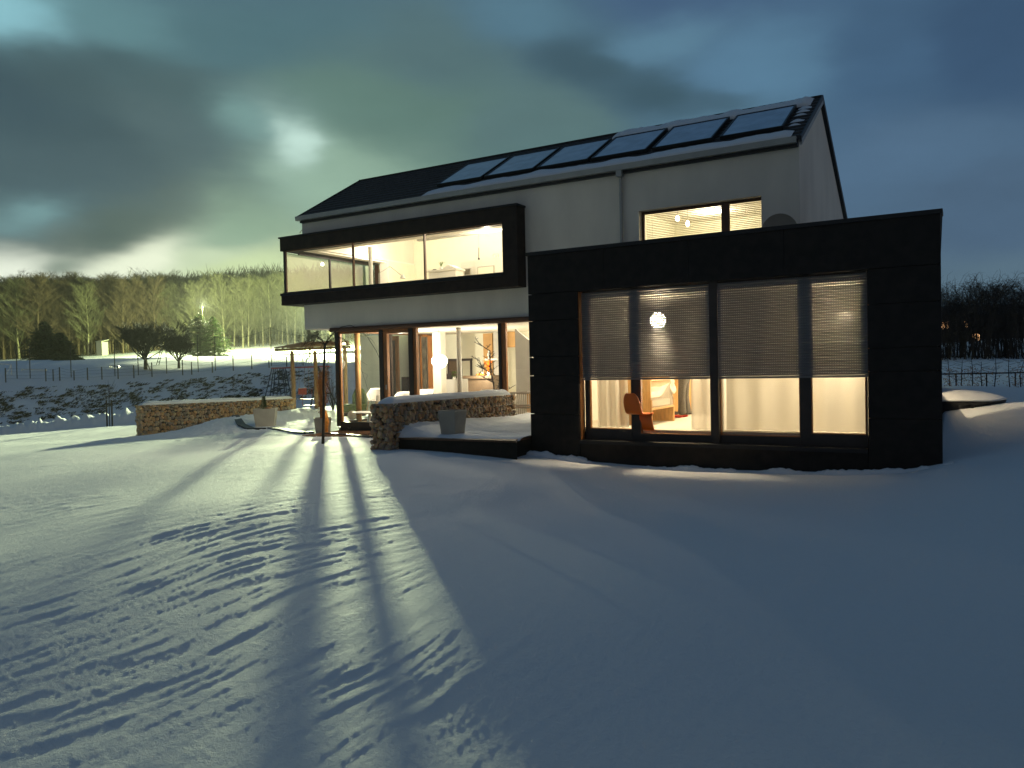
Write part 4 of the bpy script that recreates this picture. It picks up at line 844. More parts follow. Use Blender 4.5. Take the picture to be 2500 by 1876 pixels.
# back counter with bottles and plant
zb = onv(1100, 926.5, 8.9)[2]; A = onv(1083, 930, 8.9); B = onv(1143, 930, 8.9); t = Thing('sideboard', 'pale sideboard below the serving hatch', 'sideboard', (A[0], 9, 0)); b = MB(); b.box((A[0], 8.85, 0), (B[0], 9.23, zb)); t.part('cabinet', b, 'white')
for i, px in enumerate((1086, 1090, 1094, 1098, 1101)):
    P = onv(px, 920, 8.95); h = (.22, .30, .26, .32, .2)[i]; b = MB(); b.lathe([(.0, 0), (.035, 0), (.035, h * .6), (.013, h * .75), (.013, h), (0, h)], (P[0], 8.95, zb), 10); single('bottle', b, 'dark', ('leftmost', 'tall second', 'middle', 'tallest fourth', 'short rightmost')[i] + ' dark bottle in the row on the pale sideboard', 'bottle', 'bottles on the sideboard', smooth=True)
P = onv(1109, 916, 8.95); t = Thing('potted_plant', 'small round green pot plant beside the bottles', 'plant', (P[0], 8.95, zb)); b = MB(); b.lathe([(.0, 0), (.05, 0), (.06, .09), (0, .09)], (P[0], 8.95, zb), 12); t.part('pot', b, 'white'); rr = random.Random(2); b = MB()
for k in range(160):
    d = V(rr.gauss(0, 1), rr.gauss(0, 1), rr.gauss(0, 1)); d /= np.linalg.norm(d); p = V(P[0], 8.95, zb + .17) + d * .09; s = np.cross(d, V(0, 0, 1)) * .02; b.add([p - s, p + s, p + d * .05], [(0, 1, 2)])
t.part('leaves', b, 'plant')
P = onv(1194, 876, 8.7); b = MB(); b.lathe([(0, 0), (.05, 0), (.05, .02), (.02, .06), (.07, .1), (.055, .17), (.03, .22), (.035, .25), (.0, .28)], P, 14); single('shelf_or_added_lamp', b, 'white', 'small white lamp figure on the white wall shelf', 'lamp', smooth=True)
# thorny indoor tree
c = V(*flr(1206, 5.0)); rr = random.Random(12); m = MB()
def cactus(p, d, L, r, dep):
    pts = [p]; q = np.array(d, float)
    for k in range(4): q = q + V(rr.gauss(0, .13), rr.gauss(0, .13), .06); q /= np.linalg.norm(q); pts.append(pts[-1] + q * L / 4)
    m.tube(pts, [r, r * .9, r * .8, r * .7, r * .5], 5)
    if dep:
        for k in range(4 if dep > 1 else 3):
            i = rr.randint(1, 4); a = rr.uniform(0, 2 * pi); cactus(pts[i], V(cos(a) * .9, sin(a) * .9, .35), L * rr.uniform(.3, .5), r * .65, dep - 1)
m.tube([c + V(0, 0, .2), c + V(.02, 0, .8)], [.03, .025], 6)
for z in (.8,): cactus(c + V(.02, 0, z), V(0, 0, 1), 1.25, .024, 3)
for k in range(4): a = k * 1.6; cactus(c + V(.01, 0, .7 + .22 * k), V(cos(a), sin(a), .4), .55, .016, 2)
t = Thing('indoor_tree', 'leafless thorny indoor tree behind the right mullion of the garden glazing', 'plant', c); t.part('branches', m, 'twig'); b = MB(); b.lathe([(0, .0), (.17, 0), (.2, .3), (.0, .3)], c, 20); t.part('pot', b, 'white')
# playpen
P = onv(1248, 1003, 4.7); Q = onv(1300, 960, 4.7); z0, z1 = .25, onv(1270, 960, 4.7)[2]
t = Thing('playpen', 'white wooden playpen behind the rightmost garden pane', 'playpen', (P[0], 4.7, 0)); b = MB()
for z in (z0, z1, z0 + (z1 - z0) * .38, z0 + (z1 - z0) * .48):
    b = MB(); b.box((P[0], 4.68, z - .02), (-2.2, 4.72, z + .02)); t.part('rail', b, 'white'); b = MB(); b.box((P[0], 5.58, z - .02), (-2.2, 5.62, z + .02)); t.part('rail', b, 'white')
b = MB()
for u in np.arange(P[0], -2.2, .06): b.box((u, 4.69, z0 + .02), (u + .012, 4.71, z1 - .02))
t.part('bars', b, 'white'); b = MB(); b.box((P[0] + .15, 5.3, z0), (-2.25, 5.34, z1 - .05)); t.part('side_board', b, 'woodlt')
for u in (P[0], -2.25): b = MB(); b.box((u, 4.67, 0), (u + .04, 4.73, z0 - .02)); t.part('leg', b, 'white')
# ---- upper room
P = onv(1075, 668, 6.0); t = Thing('cabinet', 'low white antique cabinet in the upper bay room', 'cabinet', (P[0], 6, 3.13)); L_, R_ = onv(1046, 660, 6.0), onv(1118, 660, 6.0); zt = onv(1060, 661, 6.0)[2]
b = MB(); b.box((L_[0] + .05, 5.95, 3.13), (R_[0] - .05, 6.35, zt - .05)); t.part('body', b, 'inwhite'); b = MB(); b.box((L_[0], 5.9, zt - .05), (R_[0], 6.4, zt)); b.prism([((L_[0] + R_[0]) / 2 + .05, 5.9, zt), (R_[0] - .02, 5.9, zt), ((L_[0] + R_[0]) / 2 + .25, 5.9, zt + .13)], (0, .4, 0)); t.part('cornice', b, 'inwhite')
P = onv(1077, 655, 6.1); t = Thing('potted_plant', 'small leafy pot plant on the white cabinet', 'plant', (P[0], 6.1, zt)); b = MB(); b.lathe([(0, 0), (.05, 0), (.06, .1), (0, .1)], (P[0], 6.1, zt), 12); t.part('pot', b, 'white'); t.part('leaves', branchy(V(P[0], 6.1, zt + .1), .16, .1, 16, 5, .008), 'plant')
P = onv(1061, 655, 6.1); b = MB(); b.sphere((P[0], 6.1, zt + .03), .05, 12, 6, (1.6, 1, .6)); single('bowl', b, 'dark', 'flat dark bowl at the left end of the white cabinet', 'bowl', smooth=True)
t = Thing('desk_lamp', 'white jointed desk lamp with a small cone shade in the upper bay window', 'lamp', onv(925, 690, 5.0)); q = [onv(925, 668, 5.0), onv(952, 651, 5.0), onv(983, 675, 5.0)]
b = MB(); b.tube([onv(925, 690, 5.0) - V(0, 0, .6), q[0]], .012, 6); b.tube(q[:2], .008, 6); b.tube(q[1:], .008, 6); t.part('arm', b, 'greypaint'); b = MB(); b.lathe([(.03, .05), (.09, -.06)], q[2], 16); t.part('lamp_shade', b, 'white', smooth=True)
t = Thing('desk', 'white desk under the upper bay window', 'desk', (-7.2, 5.0, 3.13)); b = MB(); b.box((-8.0, 4.75, 3.80), (-6.3, 5.3, 3.84)); t.part('desk_top', b, 'white')
for x in (-7.95, -6.35):
    b = MB(); b.box((x - .02, 4.78, 3.13), (x + .02, 5.27, 3.80)); t.part('leg', b, 'white')
P = onv(1169, 632, 6.2); t = Thing('pendant_lamp', 'thin dark rod pendant in the upper bay room', 'lamp', P); b = MB(); b.tube([P, onv(1169, 605, 6.2)], .012, 8); b.lathe([(.03, -.03), (.03, .02)], P, 10); t.part('rod', b, 'dark'); b = MB(); b.tube([onv(1169, 605, 6.2), V(P[0], 6.2, 7.2)], .002, 4); t.part('cord', b, 'dark')
for (x0, y0_, x1, y1_, mt, lb) in ((1132, 656, 1149, 672, 'pic', 'small dark picture leaning on the white gallery parapet'), (1165, 652, 1206, 670, 'inwall', 'wide pale double picture on the white gallery parapet')):
    P, Q = onv(x0, y0_, 7.15), onv(x1, y1_, 7.15); t = Thing('picture', lb, 'picture', (P[0], 7.15, Q[2])); b = MB(); b.box((P[0], 7.16, Q[2]), (Q[0], 7.19, P[2])); t.part('frame', b, 'greypaint'); b = MB(); b.box((P[0] + .03, 7.15, Q[2] + .03), (Q[0] - .03, 7.162, P[2] - .03)); t.part('canvas', b, mt)
b = MB()
for k, px in enumerate((1205, 1211, 1217)): P = onv(px, 626, 7.3); b.lathe([(0, 0), (.03, 0), (.035, .1), (0, .1)], (P[0], 7.27, P[2] - .03), 10)
single('glass_jars', b, 'linen', 'row of small pale jars on top of the gallery parapet', 'jars')
# bathroom bulbs
for i, (px, py) in enumerate(((1654, 534), (1679, 546))):
    P = onv(px, py, 5.2); t = Thing('wall_lamp', ('upper' if i == 0 else 'lower') + ' glowing bulb behind the blinds of the upper right window', 'lamp', P, None); b = MB(); b.sphere(P, .045, 12, 8, (1, 1, 1.6)); t.part('bulb', b, 'bulb', smooth=True); b = MB(); b.tube([P + V(0, 0, .07), V(P[0], P[1], 5.36)], .004, 5); t.part('cord', b, 'dark')
# ---- nursery lamp and bedroom lamp behind the shutters
for (px, py, v, r, lb) in ((1606, 783, 1.05, .15, 'round glowing lamp shining through the left roller shutter'), (2062, 772, 1.4, .095, 'small glowing lamp shining through the right roller shutter')):
    P = onv(px, py, v); t = Thing('pendant_lamp', lb, 'lamp', P); b = MB(); b.sphere(P, r, 22, 14); t.part('lamp_shade', b, 'lampn' if px < 1800 else 'lampb', smooth=True); b = MB(); b.tube([P + V(0, 0, r * .9), V(P[0], P[1], 2.86)], .006, 6); t.part('cord', b, 'dark')
FZ = .362
for (lx, ly, lb) in ((2.9, 3.9, 'added unseen lamp deep in the nursery, spreading warm light on the snow'), (4.5, 3.6, 'added unseen lamp behind the right curtain, spreading warm light on the snow')):  # hidden lamps added only to widen the warm spill outside
    t = Thing('shelf_or_added_lamp', lb, 'lamp', (lx, ly, FZ)); b = MB(); b.box((lx - .2, ly + .02, FZ), (lx + .2, ly + .4, FZ + .5)); t.part('stand', b, 'woodlt'); b = MB(); b.lathe([(.06, 0), (.02, .02), (.015, .2)], (lx, ly + .15, FZ + .5), 12); t.part('foot', b, 'white'); b = MB(); b.lathe([(.13, .0), (.08, .18)], (lx, ly + .15, FZ + .70), 18); t.part('lamp_shade', b, 'lampw')
# curtains
def curtain(u0, u1, v, z0, z1, amp, freq, name, label, mt='curtain', seed=0):
    P = []; n = max(20, int((u1 - u0) * 60))
    for i in range(n + 1):
        u = u0 + (u1 - u0) * i / n; P.append([V(u + amp * .25 * sin(freq * u * 1.3 + z * 2), v + amp * sin(freq * u + seed + .5 * sin(u * 3.1 + z)) * (1 if z < z1 - .2 else .7), z) for z in np.linspace(z0, z1, 8)])
    m = MB(); m.grid(np.array(P)); return single(name, m, mt, label, 'curtain', smooth=True)
curtain(1.13, 1.80, .62, FZ + .01, 2.8, .035, 30, 'curtain', 'bunched net curtain at the left end of the nursery window')
curtain(3.02, 3.53, .60, FZ + .01, 2.8, .03, 24, 'curtain', 'net curtain beside the person, at the right end of the nursery window', seed=1)
curtain(3.66, 6.1, .62, FZ + .01, 2.8, .03, 13, 'curtain', 'drawn pale curtain filling the right bedroom window', 'frost', seed=2)
# crib
cB = onz(1590, 1014, .57)
def fl(px, py): return onz(px, py, FZ)
hd0 = atD(1590, 1014, float((cB - CAM) @ FW)); hd1 = None
for Dk in np.arange(13.5, 17, .02):
    q = atD(1509, 1014.5, Dk)
    if abs(np.hypot(*(q - cB)[:2]) - .66) < .03 and Dk > float((cB - CAM) @ FW) - .6: hd1 = q; break
if hd1 is None: hd1 = cB + V(-.6, .2, 0)
far = fl(1644, 1028); u_ = (far - cB)[:2]; Ls = np.hypot(*u_); u_ = u_ / Ls; Ls = max(min(Ls, 1.45), 1.1)
n_ = np.array([-u_[1], u_[0]])
if (hd1 - cB)[:2] @ n_ < 0: n_ = -n_
C0 = cB[:2]; C1 = C0 + u_ * Ls; C2 = C1 + n_ * .66; C3 = C0 + n_ * .66; ztp = onz(1590, 930, 0)[2]; ztop = FZ + .95
t = Thing('crib', 'light wooden baby crib with white bars and bedding', 'crib', (*C0, FZ))
b = MB(); b.wallp(C0, C3, .025, FZ + .22, ztop + .04); b.wallp(C1, C2, .025, FZ, ztop); t.part('end_board', b, 'woodlt')
b = MB()
for (A_, B_) in ((C0, C1), (C3, C2)):
    b.wallp(A_, B_, .03, FZ + .30, FZ + .34); b.wallp(A_, B_, .03, ztop - .07, ztop - .03)
t.part('rail', b, 'woodlt'); b = MB()
for (A_, B_) in ((C0, C1), (C3, C2)):
    for k in np.linspace(.04, .96, 19): q = A_ + (B_ - A_) * k; b.tube([(q[0], q[1], FZ + .32), (q[0], q[1], ztop - .05)], .007, 6)
t.part('bars', b, 'linen'); 
for q in (C0, C1, C2, C3): b = MB(); b.box((q[0] - .02, q[1] - .02, FZ), (q[0] + .02, q[1] + .02, FZ + .5)); t.part('leg', b, 'woodlt')
mid = (C0 + C2) / 2; b = MB(); b.obox((mid[0], mid[1], FZ + .42), (u_[0] * Ls * .46, u_[1] * Ls * .46, 0), (n_[0] * .29, n_[1] * .29, 0), (0, 0, .06)); t.part('mattress', b, 'linen', bevel=.02)
b = MB(); gx = np.linspace(.15, 1, 16); P = [[V(*(C0 + u_ * Ls * a + n_ * (.04 + .5 * k)), FZ + .5 + .32 * a ** 2 * (1 - .4 * k) + .03 * sin(9 * a + 5 * k)) for k in np.linspace(0, 1, 10)] for a in gx]; b.grid(np.array(P)); single('blanket', b, 'linen', 'crumpled white blanket heaped in the crib', 'blanket', smooth=True)
b = MB(); q = C1 - u_ * .12 + n_ * .02
P = []
for i in range(10):
    a = i / 9; row = []
    for k in range(9):
        w = (k / 8 - .5) * .26; row.append(V(*(q + u_ * w - n_ * (.05 + .02 * sin(6 * w + i)) * (1 if a > .3 else 1 - a * 2)), ztop + .02 - .36 * a - .03 * cos(8 * w)))
    P.append(row)
b.grid(np.array(P)); o = single('cloth', b, 'linen', 'white cloth hanging over the crib rail next to the person', 'cloth', smooth=True); o.modifiers.new('t', 'SOLIDIFY').thickness = .02
# orange child chair
oc = fl(1562, 1056); oc = onz(1560, 1052, FZ)
t = Thing('child_chair', 'orange moulded child chair straddling the left nursery mullion', 'chair', oc); P = []
prof = [(.17, .0), (.13, .10), (.09, .26), (.16, .30), (.12, .31), (-.04, .285), (-.10, .30), (-.14, .36), (-.17, .48), (-.19, .60), (-.20, .64)]
e1 = V(RT[0], RT[1], 0) * .55 + V(FW[0], FW[1], 0) * -.83; e1 = e1 / np.linalg.norm(e1); e1 = RT * [1, 1, 0] * .75 + FW * [1, 1, 0] * .62; e1 /= np.linalg.norm(e1); e2 = V(-e1[1], e1[0], 0)
for i, (x, z) in enumerate(prof):
    w = .17 if z < .5 else .17 * sqrt(max(.05, 1 - ((z - .5) / .155) ** 2)); P.append([oc + e1 * x * 1.2 + e2 * k * w * 1.15 + V(0, 0, z * 1.08) + e1 * .03 * abs(k) ** 2 * (1 if z > .3 else .3) for k in np.linspace(-1, 1, 13)])
b = MB(); b.grid(np.array(P)); o = t.part('shell', b, 'orange', smooth=True); sm = o.modifiers.new('s', 'SUBSURF'); sm.levels = sm.render_levels = 1; o.modifiers.new('t', 'SOLIDIFY').thickness = .02
P = onz(1534, 1038, FZ); t = Thing('toy_chest', 'small orange wooden chest on the floor left of the orange chair', 'chest', P); b = MB(); b.box((P[0] - .16, P[1], FZ), (P[0] + .16, P[1] + .3, FZ + .2)); t.part('box', b, 'woodlt', bevel=.01); b = MB(); b.box((P[0] - .17, P[1] - .01, FZ + .201), (P[0] + .17, P[1] + .31, FZ + .23)); t.part('lid', b, 'woodlt')
# dresser
P = onz(1662, 1010, FZ + .05); dv = P[1] + .25; A, B = onv(1643, 960, dv), onv(1706, 960, dv)
t = Thing('dresser', 'light wooden chest of drawers behind the standing person', 'dresser', (A[0], dv, FZ)); b = MB(); b.box((A[0], dv, FZ + .08), (A[0] + .34, dv + .5, FZ + .98)); t.part('carcass', b, 'woodlt')
for k in range(3): b = MB(); b.box((A[0] + .015, dv - .018, FZ + .11 + .29 * k), (A[0] + .325, dv - .001, FZ + .37 + .29 * k)); t.part('drawer', b, 'woodlt')
b = MB(); b.box((A[0] + .02, dv + .02, FZ), (A[0] + .32, dv + .45, FZ + .079)); t.part('plinth', b, 'dark')
# ---- person (legs seen below the shutter)
def skinned(name, verts, edges, radii, m, root, parent, root_i=0, sub=2):
    me = bpy.data.meshes.new(name); off = np.array(root.location); me.from_pydata([tuple(np.array(v, float) - off) for v in verts], edges, []); me.update()
    o = bpy.data.objects.new(name, me); COL.objects.link(o); o.parent = parent
    sk = o.modifiers.new('skin', 'SKIN'); sk.use_smooth_shade = True
    for i, r in enumerate(radii):
        r2 = r if isinstance(r, tuple) else (r, r); me.skin_vertices[0].data[i].radius = r2; me.skin_vertices[0].data[i].use_root = (i == root_i)
    s = o.modifiers.new('sub', 'SUBSURF'); s.levels = s.render_levels = sub; me.materials.append(m); return o
pc = onz(1672, 1020, FZ); fz = V(0, 0, 1)
rx = V(RT[0], RT[1], 0); rx /= np.linalg.norm(rx); bk = V(FW[0], FW[1], 0); bk /= np.linalg.norm(bk)
Pp = Thing('person', 'person in wide dark trousers and red slippers standing at the dresser beside the crib', 'person', (pc[0], pc[1], FZ))
face = -rx * .85 + bk * .5; face /= np.linalg.norm(face); side = np.cross(face, fz)
J = lambda f, s, z: pc + face * f + side * s + V(0, 0, z)
vs = [J(0, 0, .96), J(.02, 0, 1.10), J(.05, 0, 1.26), J(.10, 0, 1.40), J(.14, 0, 1.49), J(.17, 0, 1.56), J(.20, 0, 1.66), J(.20, 0, 1.74),
      J(0, .09, .90), J(.02, .10, .50), J(-.02, .10, .09), J(.10, .10, .04), J(.18, .10, .035),
      J(0, -.09, .90), J(.03, -.10, .50), J(.02, -.10, .09), J(.14, -.10, .04), J(.22, -.10, .035),
      J(.09, .17, 1.38), J(.20, .22, 1.15), J(.42, .18, 1.05), J(.49, .17, 1.03),
      J(.09, -.17, 1.38), J(.20, -.22, 1.15), J(.42, -.18, 1.05), J(.49, -.17, 1.03)]
es = [(0, 1), (1, 2), (2, 3), (3, 4), (4, 5), (5, 6), (6, 7), (0, 8), (8, 9), (9, 10), (10, 11), (11, 12), (0, 13), (13, 14), (14, 15), (15, 16), (16, 17), (3, 18), (18, 19), (19, 20), (20, 21), (3, 22), (22, 23), (23, 24), (24, 25)]
rd = [.13, .115, .13, .12, .055, .06, .095, .06, .085, .055, .036, .032, .02, .085, .055, .036, .032, .02, .05, .042, .03, .034, .05, .042, .03, .034]
body = skinned('body', vs, es, rd, M['skin'], Pp.o, Pp.o)
fi = []
for sg in (1, -1):
    h0 = J(.50, .17 * sg, 1.03); b = MB()
    for k, (o_, l) in enumerate(((-.028, .070), (-.010, .078), (.010, .074), (.028, .058))): b.tube([h0 + side * o_, h0 + side * o_ + face * l * .6 + V(0, 0, -.012), h0 + side * o_ + face * l + V(0, 0, -.035)], [.009, .008, .006], 7)
    b.tube([h0 - face * .02 + side * -.03 * sg, h0 + face * .02 + side * -.055 * sg, h0 + face * .045 + side * -.06 * sg + V(0, 0, -.01)], [.010, .009, .007], 7); Pp.part('fingers', b, 'skin', smooth=True)
hc_ = J(.20, 0, 1.69); b = MB(); b.sphere(hc_ - face * .02 + V(0, 0, .03), .105, 20, 14, (1, 1, 1.08)); Pp.part('hair', b, 'hair', smooth=True)
b = MB(); b.sphere(hc_ + face * .095 + V(0, 0, -.02), .016, 8, 6)
for sg in (1, -1): b.sphere(hc_ + face * .078 + side * .033 * sg + V(0, 0, .01), .011, 8, 6); b.sphere(hc_ + side * .088 * sg - V(0, 0, .02), .02, 8, 6, (.6, .6, 1.4))
Pp.part('face_features', b, 'skin', smooth=True)
tv = [J(0, 0, 1.02), J(0, 0, .92), J(0, .10, .84), J(.02, .105, .50), J(-.01, .11, .20), J(-.02, .115, .05), J(0, -.10, .84), J(.03, -.105, .50), J(.02, -.11, .20), J(.02, -.115, .05)]
skinned('trousers', tv, [(0, 1), (1, 2), (2, 3), (3, 4), (4, 5), (1, 6), (6, 7), (7, 8), (8, 9)], [.145, .15, .105, .085, .095, .115, .105, .085, .095, .115], M['trous'], Pp.o, Pp.o)
sv = [J(.01, 0, 1.02), J(.03, 0, 1.2), J(.09, 0, 1.38), J(.12, 0, 1.44), J(.10, .17, 1.37), J(.20, .225, 1.17), J(.36, .195, 1.08), J(.10, -.17, 1.37), J(.20, -.225, 1.17), J(.36, -.195, 1.08)]
skinned('shirt', sv, [(0, 1), (1, 2), (2, 3), (2, 4), (4, 5), (5, 6), (2, 7), (7, 8), (8, 9)], [.145, .14, .14, .07, .065, .055, .045, .065, .055, .045], M['shirt'], Pp.o, Pp.o)
for sg, f0 in ((1, 0), (-1, .05)): b = MB(); b.sphere(J(.09 + f0, .10 * sg, .035), .055, 16, 10, (1, 1, .62)); b.v = [tuple(J(0, 0, 0) * 0 + (np.array(p) + face * ((np.array(p) - J(.09 + f0, .10 * sg, 0)) @ face) * 1.5)) for p in b.v]; Pp.part('slipper', b, 'slipper', smooth=True)
# ------------------------------------------------------------------ trees and garden things
def pg(px, py, D=None):   # ground point below/at a sight line
    P = hit(px, py) if D is None else atD(px, py, D); return V(P[0], P[1], gz(P[0], P[1]))
def h_at(P, py_top, px):  # height over P at which the sight line passes
    D = float((P - CAM) @ FW); return atD(px, py_top, D)[2] - P[2]
# weeping standard tree
P = pg(788, 1084); t = Thing('weeping_tree', 'thin weeping standard tree with arching bare shoots before the glazing corner', 'tree', P)
T = atD(793, 838, float((P - CAM) @ FW)); hT = T[2] - P[2]; b = MB(); lean = (T - P) * [1, 1, 0]
b.tube([P - V(0, 0, .1), P + lean * .3 + V(.01, 0, hT * .3), P + lean * .6 + V(-.012, 0, hT * .62), P + lean + V(0, 0, hT)], [.035, .030, .026, .028], 8); t.part('trunk', b, 'bark', smooth=True)
rr = random.Random(5); b = MB(); rt = RT * [1, 1, 0]; fw = FW * [1, 1, 0]
def shoot(a, reach, rise, drop, r=.008):
    d = rt * cos(a) + fw * sin(a); T0 = P + lean + V(0, 0, hT - .05); pts = []
    for k in range(9):
        s = k / 8; pts.append(T0 + d * reach * s + V(0, 0, rise * 4 * s * (1 - s) * (1 if s < .5 else 1) - drop * s ** 2.2) + V(rr.gauss(0, .008), rr.gauss(0, .008), 0))
    b.tube(pts, [r * (1 - .75 * k / 8) for k in range(9)], 4)
    for q in pts[3:7]:
        if rr.random() < .45: b.tube([q, q + d * .1 + V(rr.gauss(0, .04), rr.gauss(0, .04), -.06), q + d * .16 + V(rr.gauss(0, .06), 0, -.2)], [.004, .003, .002], 3)
shoot(.1, 1.55, .62, 1.15, .010); shoot(-.3, 1.25, .35, 1.7, .009); shoot(3.1, .85, .18, .5); shoot(2.8, .6, .25, .7)
for k in range(15): shoot(rr.uniform(0, 2 * pi), rr.uniform(.35, .95), rr.uniform(.1, .35), rr.uniform(.2, .9), .006)
t.part('crown', b, 'twig')
# young staked tree
P = pg(268, 1040, 36); t = Thing('young_tree', 'spindly young tree tied between two stakes on the left lawn', 'tree', P); k = h_at(P, 977, 268) ; 
b = MB(); b.tube([P, P + V(0, 0, k * .8), P + V(.03, 0, k * 1.15), P + V(-.02, 0, k * 1.75)], [.025, .02, .014, .005], 6); t.part('trunk', b, 'bark'); b = MB(); rr = random.Random(6)
for i in range(26):
    z = rr.uniform(.85, 1.5) * k; a = rr.uniform(0, 6.28); q = P + V(0, 0, z); d = V(cos(a), sin(a), 1.1) * rr.uniform(.15, .4); b.tube([q, q + d * .6, q + d + V(0, 0, .1)], [.008, .005, .002], 3)
t.part('crown', b, 'twig')
for sx in (-1, 1):
    s = P + rt * .12 * sx; b = MB(); b.tube([s - V(0, 0, .2), s + V(0, 0, k)], .035, 8); t.part('stake', b, 'bark')
# pergola
b = MB(); pq = [atD(717, 990, 36), atD(773, 993, 36)]; t = Thing('pergola', 'log pergola with a reed mat roof left of the glazing', 'pergola', (pq[0][0], pq[0][1], gz(*pq[0][:2])))
zt = atD(745, 857, 36)[2]
for q in pq:
    b = MB(); g0 = gz(q[0], q[1]); b.tube([V(q[0], q[1], g0 - .2), V(q[0] + .02, q[1], g0 + 1.2), V(q[0] - .02, q[1], zt)], [.105, .095, .085], 10); t.part('post', b, 'logw', smooth=True)
q = atD(845, 985, 33); b = MB(); b.tube([V(q[0], q[1], gz(q[0], q[1]) - .2), V(q[0], q[1], zt)], .09, 10); t.part('post', b, 'logw')
A = atD(672, 851, 35.5); B = atD(855, 853, 33.5); C_ = atD(850, 842, 29.5); A2 = atD(735, 845, 30.5)
b = MB()
for (p, q) in ((A, B), (A2, C_)): b = MB(); b.tube([V(p[0], p[1], zt + .05), V(q[0], q[1], zt + .05)], .06, 8); t.part('beam', b, 'logw')
b = MB(); rr = random.Random(9)
for k in range(150):
    s = k / 149; p = A + (B - A) * s; q = A2 + (C_ - A2) * s; p = V(p[0], p[1], zt + .13 + rr.uniform(0, .05)); q = V(q[0], q[1], zt + .13 + rr.uniform(0, .05)); d = (q - p) / np.linalg.norm(q - p)
    b.tube([p - d * rr.uniform(.1, .5), (p + q) / 2 + V(0, 0, rr.uniform(-.04, .02)), q + d * rr.uniform(0, .3)], rr.uniform(.012, .03), 4)
t.part('reed_mat', b, 'reed')
# climbing frame / swing
P0 = pg(0, 0, 1) if False else atD(678, 972, 45); g0 = gz(P0[0], P0[1]); DD = 45.0
zz = lambda px, py, D: atD(px, py, D)
t = Thing('swing_set', 'blue-grey steel climbing frame with swings and a red seat behind the pergola', 'swing set', (P0[0], P0[1], g0))
ztp = zz(680, 899, DD)[2]
def foot(px, D): q = atD(px, 980, D); return V(q[0], q[1], gz(q[0], q[1]))
def topp(px, D): q = atD(px, 899, D); return V(q[0], q[1], ztp)
for (tx, fx1, fx2, dd) in ((664, 640, 655, 0), (672, 664, 690, .8), (684, 672, 700, 0), (692, 704, 716, .8)):
    b = MB(); f1, f2 = foot(fx1, DD + dd), foot(fx2, DD + dd + .2); a1, a2 = topp(tx, DD + dd), topp(tx + 4, DD + dd + .2)
    b.tube([f1, a1], .03, 6); b.tube([f2, a2], .03, 6)
    for k in range(1, 7): s = k / 7; b.tube([f1 + (a1 - f1) * s, f2 + (a2 - f2) * s], .02, 5)
    t.part('ladder', b, 'bluem')
b = MB(); b.tube([topp(662, DD), topp(700, DD)], .035, 6); b.tube([topp(662, DD + .8), topp(700, DD + .8)], .035, 6); b.tube([topp(690, DD), V(*atD(779, 0, 39)[:2], ztp)], .045, 6); t.part('top_bar', b, 'redpl')
b = MB(); q = atD(777, 898, 39); a = V(q[0], q[1], ztp)
for px, D in ((758, 38.4), (823, 38.0), (796, 41)): b.tube([a, foot(px, D)], .035, 6)
t.part('a_frame', b, 'bluem')
bar = lambda px: (lambda s: topp(690, DD) + (V(*atD(779, 0, 39)[:2], ztp) - topp(690, DD)) * s)((px - 690) / 89.)
for px, zb_ in ((706, 1.1), (724, .9), (742, .55), (757, .75)):
    b = MB(); q = bar(px); b.tube([q, V(q[0], q[1], g0 + zb_)], .012, 4); b.tube([q + rt * .3, V(q[0] + rt[0] * .3, q[1] + rt[1] * .3, g0 + zb_)], .012, 4); t.part('rope', b, 'logw')
q = bar(740) ; b = MB(); q = V(q[0], q[1], g0)
b.box((q[0] - .5, q[1] - .2, g0 + .85), (q[0] + .1, q[1] - .16, g0 + 1.2)); b.box((q[0] - .45, q[1] - .2, g0 + .58), (q[0] + .35, q[1] + .15, g0 + .62)); b.box((q[0] + .6, q[1] - .2, g0 + .85), (q[0] + 1.1, q[1] - .16, g0 + 1.2)); b.box((q[0] + .5, q[1] - .2, g0 + .58), (q[0] + 1.2, q[1] + .15, g0 + .62)); b.box((q[0] - .2, q[1] - .2, g0 + .25), (q[0] + 1.0, q[1] + .1, g0 + .28))
for x in (-.4, .3, .55, 1.1): b.tube([q + V(x, 0, .28), q + V(x, 0, 1.2)], .015, 4)
t.part('glider_seat', b, 'redpl')
# small dark shrub by the corner
P = atD(812, 962, 33); P = V(P[0], P[1], gz(P[0], P[1])); rr = random.Random(3)
t = Thing('bare_shrub', 'slender bare shrub left of the glazing corner under the pergola', 'shrub', P); b = MB()
for k in range(16):
    a = rr.uniform(0, 6.28); r = rr.uniform(.1, .5); h = rr.uniform(1.2, 2.3); pts = [P, P + V(cos(a) * r * .4, sin(a) * r * .4, h * .4), P + V(cos(a) * r, sin(a) * r, h)]; b.tube(pts, [.016, .011, .004], 4)
    for j in range(12):
        s = rr.uniform(.25, 1); q = P + V(cos(a) * r, sin(a) * r, h) * s; d = V(rr.gauss(0, .1), rr.gauss(0, .1), .12); b.tube([q, q + d], [.005, .002], 3)
t.part('stems', b, 'twig')
